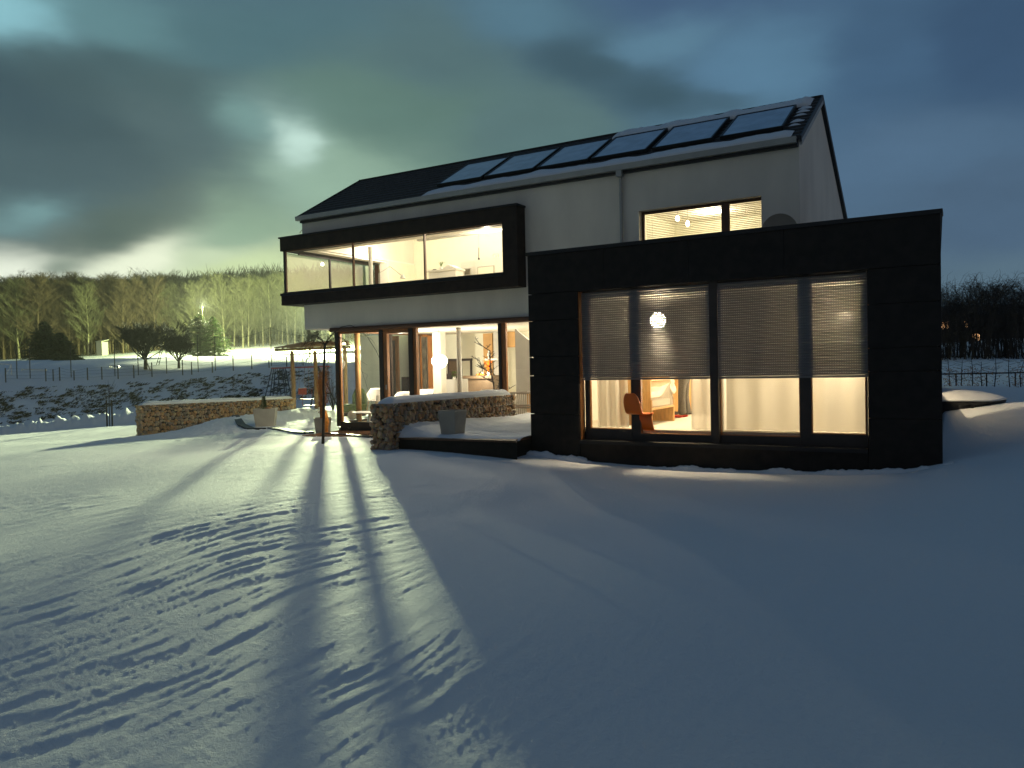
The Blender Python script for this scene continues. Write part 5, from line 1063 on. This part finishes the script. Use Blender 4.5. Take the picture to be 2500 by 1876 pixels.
# ---- fences on the bank
def fence_pts(L): return [(px, yt, yb) for px, yt, yb in L]
def Dtop(px): return float(np.interp(px, [-400, 0, 214, 338, 484, 663, 800, 860], [47, 49, 50, 51, 52.5, 55, 57, 58]))
tall = [(42, 846, 929), (74, 840, 928), (174, 845, 925), (281, 832, 923), (338, 844, 919), (407, 832, 915), (484, 818.6, 911), (526, 823, 907.5), (663, 800, 897), (802, 815, 886)]
q0 = atD(281, 920, Dtop(281)); t = Thing('ball_net_fence', 'tall thin-posted ball stop fence with sagging cable along the bank top', 'fence', (q0[0], q0[1], 1.4)); tops = []
for px, yt, yb in tall:
    q = atD(px, yb, Dtop(px) + .3); g = gz(q[0], q[1]); tz = atD(px, yt, Dtop(px) + .3)[2]; b = MB(); b.tube([V(q[0], q[1], g - .3), V(q[0], q[1], tz)], .03, 6); t.part('post', b, 'black'); tops.append(V(q[0], q[1], tz))
b = MB()
for i in (6, 7, 8):
    if i + 1 < len(tops):
        A, B = tops[i], tops[i + 1]; b.tube([A + (B - A) * s - V(0, 0, .35 * 4 * s * (1 - s)) for s in np.linspace(0, 1, 9)], .015, 4)
A, B = tops[8], tops[9]
for z in np.arange(.2, 2.4, .18): b.tube([A - V(0, 0, z), B - V(0, 0, z)], .005, 3)
for s in np.linspace(.02, .98, 30): p = A + (B - A) * s; b.tube([p - V(0, 0, .15), p - V(0, 0, 2.5)], .004, 3)
A, B = tops[7], tops[8]
for z in np.arange(.5, 2.2, .2): b.tube([A + (B - A) * .4 - V(0, 0, z), B - V(0, 0, z)], .004, 3)
t.part('net_cable', b, 'black')
small = [(14, 899, 930), (112, 900, 926), (130, 902, 926), (146, 897, 926), (181, 905, 925), (214, 898, 925), (249, 896, 923), (288.5, 894, 923), (327, 892, 920), (371, 885, 914), (446, 879, 912), (468, 884, 909), (518.5, 884, 904), (569.6, 869, 905), (615, 865, 902), (657, 880, 899), (700, 870, 896), (740, 872, 893)]
t = Thing('wire_fence', 'low wire fence of short posts along the bank top', 'fence', (q0[0], q0[1], 1.3)); tp = []
for px, yt, yb in small:
    D = Dtop(px) - .25; q = atD(px, yb, D); g = gz(q[0], q[1]); b = MB(); tz = atD(px, yt, D)[2]; b.box((q[0] - .024, q[1] - .024, g - .3), (q[0] + .024, q[1] + .024, tz)); t.part('post', b, 'bark'); tp.append((V(q[0], q[1], g), tz - g))
b = MB()
for (A, h0), (B, h1) in zip(tp[:-1], tp[1:]):
    for k in (.25, .5, .75, .97): b.tube([A + V(0, 0, h0 * k), (A + B) / 2 + V(0, 0, (h0 + h1) / 2 * k - .03), B + V(0, 0, h1 * k)], .006, 3)
t.part('wire', b, 'black')
for (x0, x1, yt, yb, D, lb) in ((-40, 29, 890, 931, 50, 'soccer goal frame at the left edge of the field'), (54, 112, 904, 928, 51, 'small goal frame standing before the left conifer'), (268, 290, 894, 923, 53, 'small goal frame with slanted stay left of the broad bare tree')):
    A, B = atD(x0, yb, D), atD(x1, yb, D); A = V(A[0], A[1], gz(*A[:2])); B = V(B[0], B[1], gz(*B[:2])); h = atD(x1, yt, D)[2] - B[2]
    t = Thing('soccer_goal', lb, 'goal', (A + B) / 2); b = MB(); u = V(0, 0, h); b.tube([A, A + u, B + u, B], .045, 6); t.part('frame', b, 'white')
    w = fw * 0 + V(-LD[0], -LD[1], 0) * -1.0; b = MB()
    for q in (A, B): b.tube([q + u, q + w * 1.1 * (1 if x0 > 0 else -1)], .03, 5)
    t.part('stay', b, 'white')
# pitch rail
b = MB(); A, B = atD(190, 888, 66), atD(352, 890, 56); m_ = 8
for k in range(m_ + 1): q = A + (B - A) * k / m_; b.tube([V(q[0], q[1], gz(*q[:2])), V(q[0], q[1], q[2])], .03, 5)
t = Thing('pitch_rail', 'long dark rail round the sports field behind the left conifer', 'rail', (A[0], A[1], gz(*A[:2]))); t.part('post', b, 'black'); b = MB(); b.tube([A, B], .05, 6); t.part('rail', b, 'black')
# ---- bare broad trees
def tube_tree(seed, h, crown_r, trunk_h, n_main, depth, r0, up=.5, twig_r=.012):
    rr = random.Random(seed); tr, cr = MB(), MB()
    def br(p, d, L, r, dep, m):
        pts = [p]; q = np.array(d); ns = 3
        for k in range(ns): q = q + V(rr.gauss(0, .12), rr.gauss(0, .12), .26 * up); q /= np.linalg.norm(q); pts.append(pts[-1] + q * L / ns)
        m.tube(pts, [r * (1 - .35 * k / ns) for k in range(ns + 1)], 5 if r > .04 else 3, cap=False)
        if dep <= 0: return
        for k in range(rr.randint(3, 5) if dep > 1 else 8):
            i = rr.randint(1, ns) if k else ns; a = rr.uniform(0, 2 * pi); o = V(cos(a), sin(a), rr.uniform(-.1, .5)); e = q * .9 + o * rr.uniform(.35, .75); e /= np.linalg.norm(e)
            br(pts[i], e, L * rr.uniform(.55, .8), max(twig_r, r * .52), dep - 1, cr)
    tr.tube([(0, 0, -.3), (.02, 0, trunk_h * .5), (0, .02, trunk_h)], [r0 * 1.2, r0, r0 * .9], 8)
    for k in range(n_main):
        a = 2 * pi * k / n_main + rr.uniform(-.3, .3); s = rr.uniform(.5, 1.0) if k % 3 else .25; e = V(cos(a) * s, sin(a) * s, .95); e /= np.linalg.norm(e); br(V(0, 0, trunk_h - .05), e, (h - trunk_h) * .48 * rr.uniform(.85, 1.1), r0 * .5, depth, tr if False else cr)
    return tr, cr
for (px, py, D, pyt, lb, sd, wd) in ((356, 917, 53, 778, 'broad bare tree with a round dark crown behind the fence', 3, 1.75), (437, 912, 54, 806, 'smaller bare tree with forked trunk right of the broad one', 4, 1.4), (757, 886, 62, 792, 'bare tree glimpsed between pergola roof and house corner', 9, 1.0)):
    P = atD(px, py, D); P = V(P[0], P[1], gz(*P[:2])); h = atD(px, pyt, D)[2] - P[2]
    tr, cr = tube_tree(sd, h, 0, h * .24, 11 if sd != 9 else 6, 4 if sd != 9 else 3, .085, twig_r=.013)
    mx = max(p[2] for p in cr.v); ks = h / mx; t = Thing('bare_tree', lb, 'tree', P)
    for m in (tr, cr): m.v = [(p[0] * ks * wd + P[0], p[1] * ks * wd + P[1], p[2] * ks + P[2]) for p in m.v]
    t.part('trunk', tr, 'bark', smooth=True); t.part('crown', cr, 'twig')
P = atD(368, 917, 52.5); b = MB(); a = V(P[0], P[1], gz(*P[:2])); b.tube([a, a - rt * .42 + V(0, 0, 1.05)], .035, 6); single('leaning_stake', b, 'barkl', 'pale stake leaning against the broad bare tree', 'stake')
P = atD(388, 915, 55); a = V(P[0], P[1], gz(*P[:2])); t = Thing('ladder', 'thin orchard ladder leaning into the crown of the broad bare tree', 'ladder', a); o = rt * .5 + V(0, 0, 1.75)
for q0_, q1_ in ((a - rt * .16, a - rt * .1 + o), (a + rt * .02, a + o)): b = MB(); b.tube([q0_, q1_], .025, 5); t.part('rail', b, 'bark')
b = MB()
for k in range(1, 8): b.tube([a - rt * .16 + (rt * .06 + o) * k / 8, a + rt * .02 + (o - rt * .02) * k / 8], .015, 4)
t.part('rungs', b, 'bark')
# ---- conifers
def conifer(px, py, D, pyt, wpx, lb, seed, name='conifer'):
    P = atD(px, py, D); P = V(P[0], P[1], gz(*P[:2])); h = atD(px, pyt, D)[2] - P[2]; w = wpx * D / FPX / 2; rr = np.random.RandomState(seed)
    t = Thing(name, lb, 'conifer', P); b = MB(); b.tube([P, P + V(0, 0, h * .97)], [.16, .02], 6); t.part('trunk', b, 'bark'); m = MB(); br = MB()
    n = 420
    for i in range(n):
        f = (i + rr.rand()) / n; z = h * (.03 + .96 * f); R = w * (1 - f ** 1.25) ** .8 * rr.uniform(.72, 1.1) + .06; a = rr.uniform(0, 2 * pi); d = V(cos(a), sin(a), 0); drp = rr.uniform(.05, .30)
        p0 = P + V(0, 0, z); tip = p0 + d * R + V(0, 0, -R * drp + .06 * R); mid_ = p0 + d * R * .55 + V(0, 0, -.02 * R)
        br.tube([p0, mid_, tip], [.02, .013, .004], 3, cap=False)
        k = int(6 + R * 22)
        for j in range(k):
            s = rr.uniform(.18, 1.03); q = (p0 + (mid_ - p0) * s / .55) if s < .55 else (mid_ + (tip - mid_) * (s - .55) / .45)
            sd = V(-d[1], d[0], 0) * rr.choice([-1, 1]); L = rr.uniform(.10, .26) * (1.25 - s * .5); e = d * .6 + sd * rr.uniform(.3, 1) + V(0, 0, rr.uniform(-.45, .15)); e = e / np.linalg.norm(e); c = np.cross(e, V(rr.randn() * .5, rr.randn() * .5, 1)); c = c / np.linalg.norm(c) * rr.uniform(.02, .05)
            m.add([q - c, q + c, q + e * L + c * .3, q + e * L - c * .3], [(0, 1, 2, 3)])
    t.part('branches', br, 'bark'); t.part('crown', m, 'needle'); return t
conifer(112, 922, 62, 785, 118, 'tall dark conifer at far left, left half of the pair', 1); conifer(150, 922, 61, 812, 92, 'lower dark conifer on the right side of the far left pair', 2)
conifer(170, 924, 58, 864, 72, 'small spreading conifer at the right foot of the far left pair', 7)
conifer(490, 893, 96, 764, 124, 'bushy conifer lit green by the floodlight, left half of the pair', 3); conifer(522, 892, 95, 772, 112, 'floodlit conifer with pale right edge beside the field', 4)
# ---- the wood behind the field
def forest_proto(seed, h):
    rr = random.Random(seed); tr, cr = MB(), MB(); lx, ly = rr.gauss(0, .02), rr.gauss(0, .02); T = lambda z: V(lx * z + .1 * sin(z * .5 + seed), ly * z, z)
    tr.tube([T(z) for z in np.linspace(-.5, h * .93, 8)], [.17 * (1 - .85 * k / 7) for k in range(8)], 6)
    for i in range(78):
        z = h * rr.uniform(.12, .93); a = rr.uniform(0, 2 * pi); el = rr.uniform(.5, 1.15); L = (h - z) * .30 + rr.uniform(.7, 2.1); d = V(cos(a) * cos(el), sin(a) * cos(el), sin(el)); p = T(z); pts = [p, p + d * L * .5, p + d * L + V(0, 0, .12 * L)]; cr.tube(pts, [.042, .026, .012], 3, cap=False)
        for j in range(9):
            s = rr.uniform(.3, 1); q = pts[1] + (pts[2] - pts[1]) * (s * 2 - 1) if s > .5 else pts[0] + (pts[1] - pts[0]) * s * 2; a2 = rr.uniform(0, 2 * pi); e = d * .7 + V(cos(a2), sin(a2), .6) * .7; l2 = rr.uniform(.4, 1.2); q2 = q + e * l2 * .6; cr.tube([q, q2, q + e * l2 + V(0, 0, .1)], [.02, .014, .008], 3, cap=False)
            for u in range(4): e2 = e + V(rr.gauss(0, .7), rr.gauss(0, .7), rr.gauss(.3, .4)); cr.tube([q2, q2 + e2 * rr.uniform(.2, .5)], [.011, .006], 3, cap=False)
    return tr, cr
protos = []
LBF = {'barkl': 'pale-barked bare tree standing in the leafless wood behind the field', 'barkb': 'brownish bare tree standing in the leafless wood behind the field'}
for i in range(8):
    tr, cr = forest_proto(100 + i, 12.5); k = 'barkl' if i % 2 == 0 else 'barkb'; kind = 'twigl' if i % 2 == 0 else 'twigb'
    t = Thing('forest_tree', LBF[k], 'tree', (0, 0, 0), 'pale trees of the wood' if i % 2 == 0 else 'brown trees of the wood'); t.part('trunk', tr, k); t.part('crown', cr, kind); protos.append(t.o)
rr = random.Random(77); first = [True] * 8; cnt = 0
rows = [(122, 62), (128, 60), (135, 58), (143, 58), (152, 54)]
for ri, (D, n) in enumerate(rows):
    for k in range(n):
        px = -180 + (880 + 180) * (k + rr.uniform(-.4, .4)) / n; P = atD(px, 850, D + rr.uniform(-3, 3)); z = gz(P[0], P[1]); side_ = px / 700.0
        idx = rr.choice([0, 2, 4, 6]) if rr.random() < (.25 + .75 * max(0, min(1, (px - 250) / 350))) else rr.choice([1, 3, 5, 7])
        o = protos[idx] if first[idx] else copy_tree(protos[idx]); first[idx] = False
        want = atD(px, float(np.interp(px, [-180, 0, 350, 700, 900], [694, 692, 688, 684, 680])) + rr.uniform(-7, 20) + ri * -1.5, D)[2] - z
        s = want / 12.9; o.location = (P[0], P[1], z); o.scale = (s * rr.uniform(.9, 1.15),) * 2 + (s,); o.rotation_euler = (0, 0, rr.uniform(0, 6.28)); cnt += 1
# dense far wood closing the gaps
m = MB(); rs3 = np.random.RandomState(5)
for k in range(4200):
    px = rs3.uniform(-260, 950); D = rs3.uniform(154, 182); P = atD(px, 850, D); z = gz(P[0], P[1]); h = 12.4 * D / 140 * rs3.uniform(.75, 1.0) * .92
    lx = rs3.randn() * .4; m.tube([(P[0], P[1], z), (P[0] + lx * .5, P[1], z + h * .6), (P[0] + lx, P[1], z + h)], [.12, .07, .02], 3, cap=False)
    for j in range(9):
        zz_ = z + h * rs3.uniform(.3, 1); a = rs3.uniform(0, 6.28); L = rs3.uniform(.8, 2.2); m.tube([(P[0] + lx * .6, P[1], zz_), (P[0] + cos(a) * L * .6, P[1] + sin(a) * L * .6, zz_ + L)], [.05, .015], 3, cap=False)
single('far_wood', m, 'twigb', 'dense dark leafless wood behind the floodlit tree row', None, kind='stuff')
# undergrowth line at the wood's foot
m = MB()
for k in range(5200):
    px = rs3.uniform(-220, 900); P = atD(px, 850, rs3.uniform(119, 150)); z = gz(P[0], P[1]); a = rs3.uniform(0, 6.28); h = rs3.uniform(.4, 3.2) if k % 3 else 1.2; m.tube([(P[0], P[1], z - .1), (P[0] + cos(a) * h * .4, P[1] + sin(a) * h * .4, z + h)], [.02, .006], 3, cap=False)
single('undergrowth', m, 'twigb', 'scrubby undergrowth along the foot of the wood', None, kind='stuff')
P = atD(250, 858, 118); b = MB(); z = gz(*P[:2]); b.box((P[0] - .7, P[1] - .5, z - .3), (P[0] + .7, P[1] + .5, z + 2.0)); b.prism([(P[0] - .8, P[1] - .6, z + 2.0), (P[0] + .8, P[1] - .6, z + 2.0), (P[0] + .8, P[1] + .6, z + 2.3), (P[0] - .8, P[1] + .6, z + 2.3)], (0, 0, .08)); single('field_hut', b, 'greypaint', 'small pale hut at the foot of the wood', 'hut')
# floodlight masts
def mast(P0, head, lb, sc=1.0, aim=None, lit='bulbhot'):
    t = Thing('floodlight_mast', lb, 'floodlight', (P0[0], P0[1], P0[2])); b = MB(); b.tube([P0, V(P0[0], P0[1], head[2])], [.10 * sc, .06 * sc], 8); t.part('pole', b, 'barkl')
    aim = V(*aim, 0) if aim is not None else -fw; aim = aim / np.linalg.norm(aim); sd = V(-aim[1], aim[0], 0); b = MB(); c = V(P0[0], P0[1], head[2]) + V(0, 0, .1); b.obox(c - aim * .25, sd * .32 * sc, aim * .10, V(0, 0, .22 * sc)); t.part('housing', b, 'zinc')
    b = MB(); b.obox(c - aim * .12, sd * .28 * sc, aim * .015, V(0, 0, .18 * sc)); t.part('lamp_glass', b, lit)
P = atD(497, 860, 100); mast(V(P[0], P[1], gz(*P[:2])), atD(497, 746, 100) - V(0, 0, .35), 'slim floodlight mast with a small bright head above the lit conifer', .7, aim=(FW[0] + .3, FW[1]))
P = V(FLOOD[0] + fw[0] * .8, FLOOD[1] + fw[1] * .8, gz(FLOOD[0], FLOOD[1])); mast(P, FLOOD, 'floodlight mast hidden behind the house, flooding the field', 1.2, aim=None)
# ---- dark heather tufts poking through the snow of the bank
m = MB(); rs4 = np.random.RandomState(8); n = 0; tries = 0
while n < 1050 and tries < 20000:
    tries += 1; px = rs4.uniform(-60, 800); s = rs4.rand() ** 1.15
    yb = float(np.interp(px, [x[0] for x in BASE], [x[1] for x in BASE])); Db = float(np.interp(px, [x[0] for x in BASE], [x[2] for x in BASE])); yt = float(np.interp(px, [x[0] for x in TOP], [x[1] for x in TOP])); Dt = float(np.interp(px, [x[0] for x in TOP], [x[2] for x in TOP]))
    s = .12 + .72 * rs4.rand(); A = atD(px, yb, Db); B = atD(px, yt, Dt); P = A + (B - A) * s
    if float(perlin(np.array([px * .035]), np.array([s * 3.2]))[0]) + rs4.uniform(-.28, .28) < -.08: continue
    z = gz(P[0], P[1]); n += 1; k = rs4.randint(6, 14); ln = rs4.uniform(.25, .75)
    for j in range(k):
        d = rt * rs4.uniform(.2, 1.0) * ln * .6 + V(0, 0, 1) * rs4.uniform(.1, .55) * ln * .55 + fw * rs4.uniform(-.5, .2) * .3; o = V(rs4.randn() * .10, rs4.randn() * .10, 0); w = V(rs4.randn(), rs4.randn(), rs4.randn()); w = np.cross(w, d); w = w / (np.linalg.norm(w) + 1e-6) * rs4.uniform(.012, .032)
        p = V(P[0], P[1], z - .03) + o; m.add([p - w, p + w, p + d * .6 + w * .8, p + d, p + d * .5 - w], [(0, 1, 2, 3, 4)])
single('bank_heather', m, 'tuft', 'dark tufts of heather poking through the snow of the bank', None, kind='stuff')
# ---- right side: tall hedge, row of young hedge plants, neighbour
rr = random.Random(31); m = MB(); m2 = MB()
H0 = atD(2290, 876, 44); 
t = Thing('hedge', 'tall tangled leafless hedge at the right edge behind the garden', 'hedge', (atD(2400, 876, 45)[0], atD(2400, 876, 45)[1], 1.4))
for k in range(560):
    px = rr.uniform(2230, 2760); D = rr.uniform(43, 50); P = atD(px, 874, D); P = V(P[0], P[1], gz(*P[:2])); top = h_at(P, float(np.interp(px, [2230, 2300, 2360, 2420, 2470, 2540, 2760], [722, 716, 702, 692, 694, 684, 690])) + rr.uniform(-8, 30), px); a = rr.uniform(0, 6.28); sp = rr.uniform(.1, .8); q = V(cos(a), sin(a), 0) * sp
    top *= rr.uniform(.8, 1.16); pts = [P, P + q * .4 + V(rr.gauss(0, .12), 0, top * .4), P + q * 1.1 + V(rr.gauss(0, .25), 0, top * .8), P + q * 2.4 + V(rr.gauss(0, .4), 0, top * rr.uniform(.85, 1))]; m.tube(pts, [.028, .020, .012, .004], 3, cap=False)
    for j in range(30):
        s = rr.random() ** .7; i = min(2, int(s * 3)); f = s * 3 - i; b0 = pts[i] + (pts[i + 1] - pts[i]) * f; d = V(rr.gauss(0, .35), rr.gauss(0, .35), rr.gauss(.12, .35)) * (1.0 if s > .3 else .6); m2.tube([b0, b0 + d * .6 + V(0, 0, .08), b0 + d + V(rr.gauss(0, .2), rr.gauss(0, .15), -.06)], [.009, .006, .003], 3, cap=False)
t.part('stems', m, 'twig'); t.part('twigs', m2, 'twig')
pr = None
for k, (px, hh) in enumerate(((2318, 1.0), (2347, .95), (2374, 1.0), (2397, .9), (2428, 1.1), (2465, 1.05), (2492, 1.0), (2530, 1.0))):
    P = atD(px, 948, 20.5); P = V(P[0], P[1], gz(*P[:2])); top = h_at(P, 877, px) * hh
    t = Thing('hedge_plant', 'young hedge plant with %s, %s in the row right of the black extension' % ('many withered leaves' if k in (0, 2, 6) else 'few leaves', ('first', 'second', 'third', 'fourth', 'fifth', 'sixth', 'seventh', 'last')[k]), 'hedge plant', P, 'young hedge plants in a row at the right'); b = MB(); b.tube([P, P + V(rr.gauss(0, .02), 0, top * .5), P + V(rr.gauss(0, .03), 0, top)], [.014, .011, .005], 5)
    for j in range(17): z = top * rr.uniform(.08, .95); sg = rr.choice([-1, 1]); L = rr.uniform(.08, .26); q = P + V(0, 0, z); b.tube([q, q + rt * sg * L * .6 + V(0, rr.gauss(0, .04), .02), q + rt * sg * L + V(0, rr.gauss(0, .05), .05)], [.005, .004, .002], 3)
    t.part('stem', b, 'twig'); b = MB()
    for j in range(90 if k in (0, 2, 6) else 30): z = top * rr.uniform(.02, .8) ** 1.3; q = P + rt * rr.gauss(0, .11) + V(0, rr.gauss(0, .06), z); d = V(rr.gauss(0, .03), rr.gauss(0, .03), -.035); s = V(.012, .006, .004); b.add([q - s, q + s, q + d], [(0, 1, 2)])
    t.part('withered_leaves', b, 'grassd')
b = MB(); A, B = atD(2290, 914, 21.5), atD(2560, 909, 21.0); b.tube([A, B], .022, 6); t = Thing('espalier_rail', 'horizontal rail behind the young hedge plants', 'rail', A); t.part('rail', b, 'bark')
for px in (2335, 2410, 2480, 2550): s = (px - 2290) / 270; q = A + (B - A) * s; b = MB(); b.tube([V(q[0], q[1], gz(*q[:2]) - .1), q], .02, 6); t.part('post', b, 'bark')
# neighbour's house far behind the hedge
P = atD(2330, 860, 78); z = gz(*P[:2]); t = Thing('neighbour_house', 'dark neighbouring house with small lit windows glimmering through the hedge', 'house', (P[0], P[1], z)); ex, ey = rt / np.linalg.norm(rt), fw / np.linalg.norm(fw)
c = V(P[0], P[1], 0) + ex * 3; b = MB(); b.obox(c + V(0, 0, z + 1.7), ex * 8, ey * 3, V(0, 0, 1.75)); t.part('wall', b, 'frame'); b = MB(); b.prism([c + ex * -8.4 - ey * 3.4 + V(0, 0, z + 3.46), c + ex * -8.4 + ey * 3.4 + V(0, 0, z + 3.46), c + ex * -8.4 + V(0, 0, z + 4.5)], ex * 16.8); t.part('roof', b, 'tile')
for (px0, px1, y0_, y1_) in ((2300, 2316, 787, 803), (2355, 2363, 785, 799), (2375, 2392, 815, 832)):
    Dw = 74.9; A, B = atD(px0, y1_, Dw), atD(px1, y0_, Dw); b = MB(); mm = (A + B) / 2; w2_ = (px1 - px0) * Dw / FPX / 2; h2_ = (y1_ - y0_) * Dw / FPX / 2; off = c + ey * -3.02; 
    q = mm; q = q + ey * float((off - q)[:2] @ ey[:2]); b.obox(q, ex * w2_, ey * .03, V(0, 0, h2_)); t.part('window', b, 'litwin')
# snow-capped trampoline
P = atD(2345, 996, 14.8); P = V(P[0], P[1], gz(*P[:2])); t = Thing('trampoline', 'round garden trampoline bulging under a thick snow cap right of the extension', 'trampoline', P)
R_ = 1.0; zr = atD(2345, 981, 14.8)[2]; c = P + rt * .05 + fw * .6; b = MB(); b.lathe([(R_ - .12, -.04), (R_, -.04), (R_ + .02, 0), (R_, .03), (0, .03)], (c[0], c[1], zr), 48); t.part('rim', b, 'black')
b = MB(); b.lathe([(R_ - .1, -.6), (R_ - .06, -.03)], (c[0], c[1], zr), 48); t.part('skirt', b, 'black')
for a in (0.4, 2.0, 3.6, 5.2): b = MB(); q = V(c[0] + cos(a) * (R_ - .03), c[1] + sin(a) * (R_ - .03), 0); b.tube([q + V(0, 0, zr), q + V(0, 0, gz(q[0], q[1]) - .1)], .03, 8); t.part('leg', b, 'black')
pf = []
for i in range(15):
    s = i / 14; r = (R_ + .04) * (1 - s) ** .62 if i else R_ + .05; row = [V(c[0] + r * cos(a), c[1] + r * sin(a), zr + .02 + .22 * s ** .7 + .03 * float(perlin(np.array([cos(a) * 1.7 + s]), np.array([sin(a) * 1.7]))[0])) for a in np.linspace(0, 2 * pi, 49)]; pf.append(row)
pf = [[V(c[0] + (R_ - .05) * cos(a), c[1] + (R_ - .05) * sin(a), zr + .02) for a in np.linspace(0, 2 * pi, 49)]] + pf
b = MB(); b.grid(np.array(pf)); single('trampoline_snow', b, 'snow', 'domed snow cap on the round trampoline', None, kind='stuff', smooth=True)
# loose snow clods at the foot of the extension
def clod(px, py, w, lb, seed):
    P = onv(px, py, -.06); z = gz(P[0], -.06); m = MB(); m.sphere((P[0], -.06, z + w * .28), w, 22, 14, (1, .45, .55)); q = np.array(m.v); k = 1 + .35 * fbm(q[:, 0] * 6 + seed, q[:, 2] * 6 + q[:, 1] * 5, 3); c = np.array([P[0], -.06, z + w * .2]); m.v = [tuple(x) for x in (c + (q - c) * k[:, None])]
    single('snow_clod', m, 'snow', lb, 'snow clod', 'snow clods along the extension foot', smooth=True)
clod(1418, 1108, .13, 'small broken snow clod at the left foot of the nursery window', 1)
P = []; nn = 420
for i in range(nn + 1):
    u = -.1 + 7.3 * i / nn; row = []; k = float(fbm(np.array([u * 1.1]), np.array([3.3]), 4)[0]); kk = float(fbm(np.array([u * 5.]), np.array([8.3]), 3)[0]); hh = max(.0, .055 + .13 * k + .04 * kk); w = .16 + .08 * k
    zb_ = gz(u, -.12)
    for a in np.linspace(0, pi, 8): row.append(V(u, -.02 - w + w * cos(a) * -1 * -1 if False else -.012 - w * (1 - cos(a)) / 2, zb_ - .03 + (hh + .02) * sin(a) ** .7 + .012 * float(perlin(np.array([u * 19.]), np.array([a * 2]))[0])))
    P.append(row)
b = MB(); b.grid(np.array(P)); single('foot_drift', b, 'snow', 'broken snow crust along the foot of the black extension', None, kind='stuff', smooth=True)
# objects in the copied prototypes that were never placed
for i, o in enumerate(protos):
    if first[i]: o.location = atD(100 + 60 * i, 850, 130)
# ------------------------------------------------------------------ misty air round the floodlight
def make_haze():
    m = bpy.data.materials.new('night_mist'); m.use_nodes = True; N = m.node_tree.nodes; L = m.node_tree.links; N.remove(N['Principled BSDF'])
    v = N.new('ShaderNodeVolumePrincipled'); v.inputs['Color'].default_value = (0.9, 0.95, 0.9, 1); v.inputs['Density'].default_value = 0.00022; v.inputs['Anisotropy'].default_value = 0.35
    L.new(v.outputs[0], N['Material Output'].inputs['Volume'])
    b = MB(); b.box((-170, -60, -8), (120, 175, 26)); o = build('haze', b, m); tag(o, 'thin night mist over garden, field and wood', None, None, 'stuff')
make_haze()
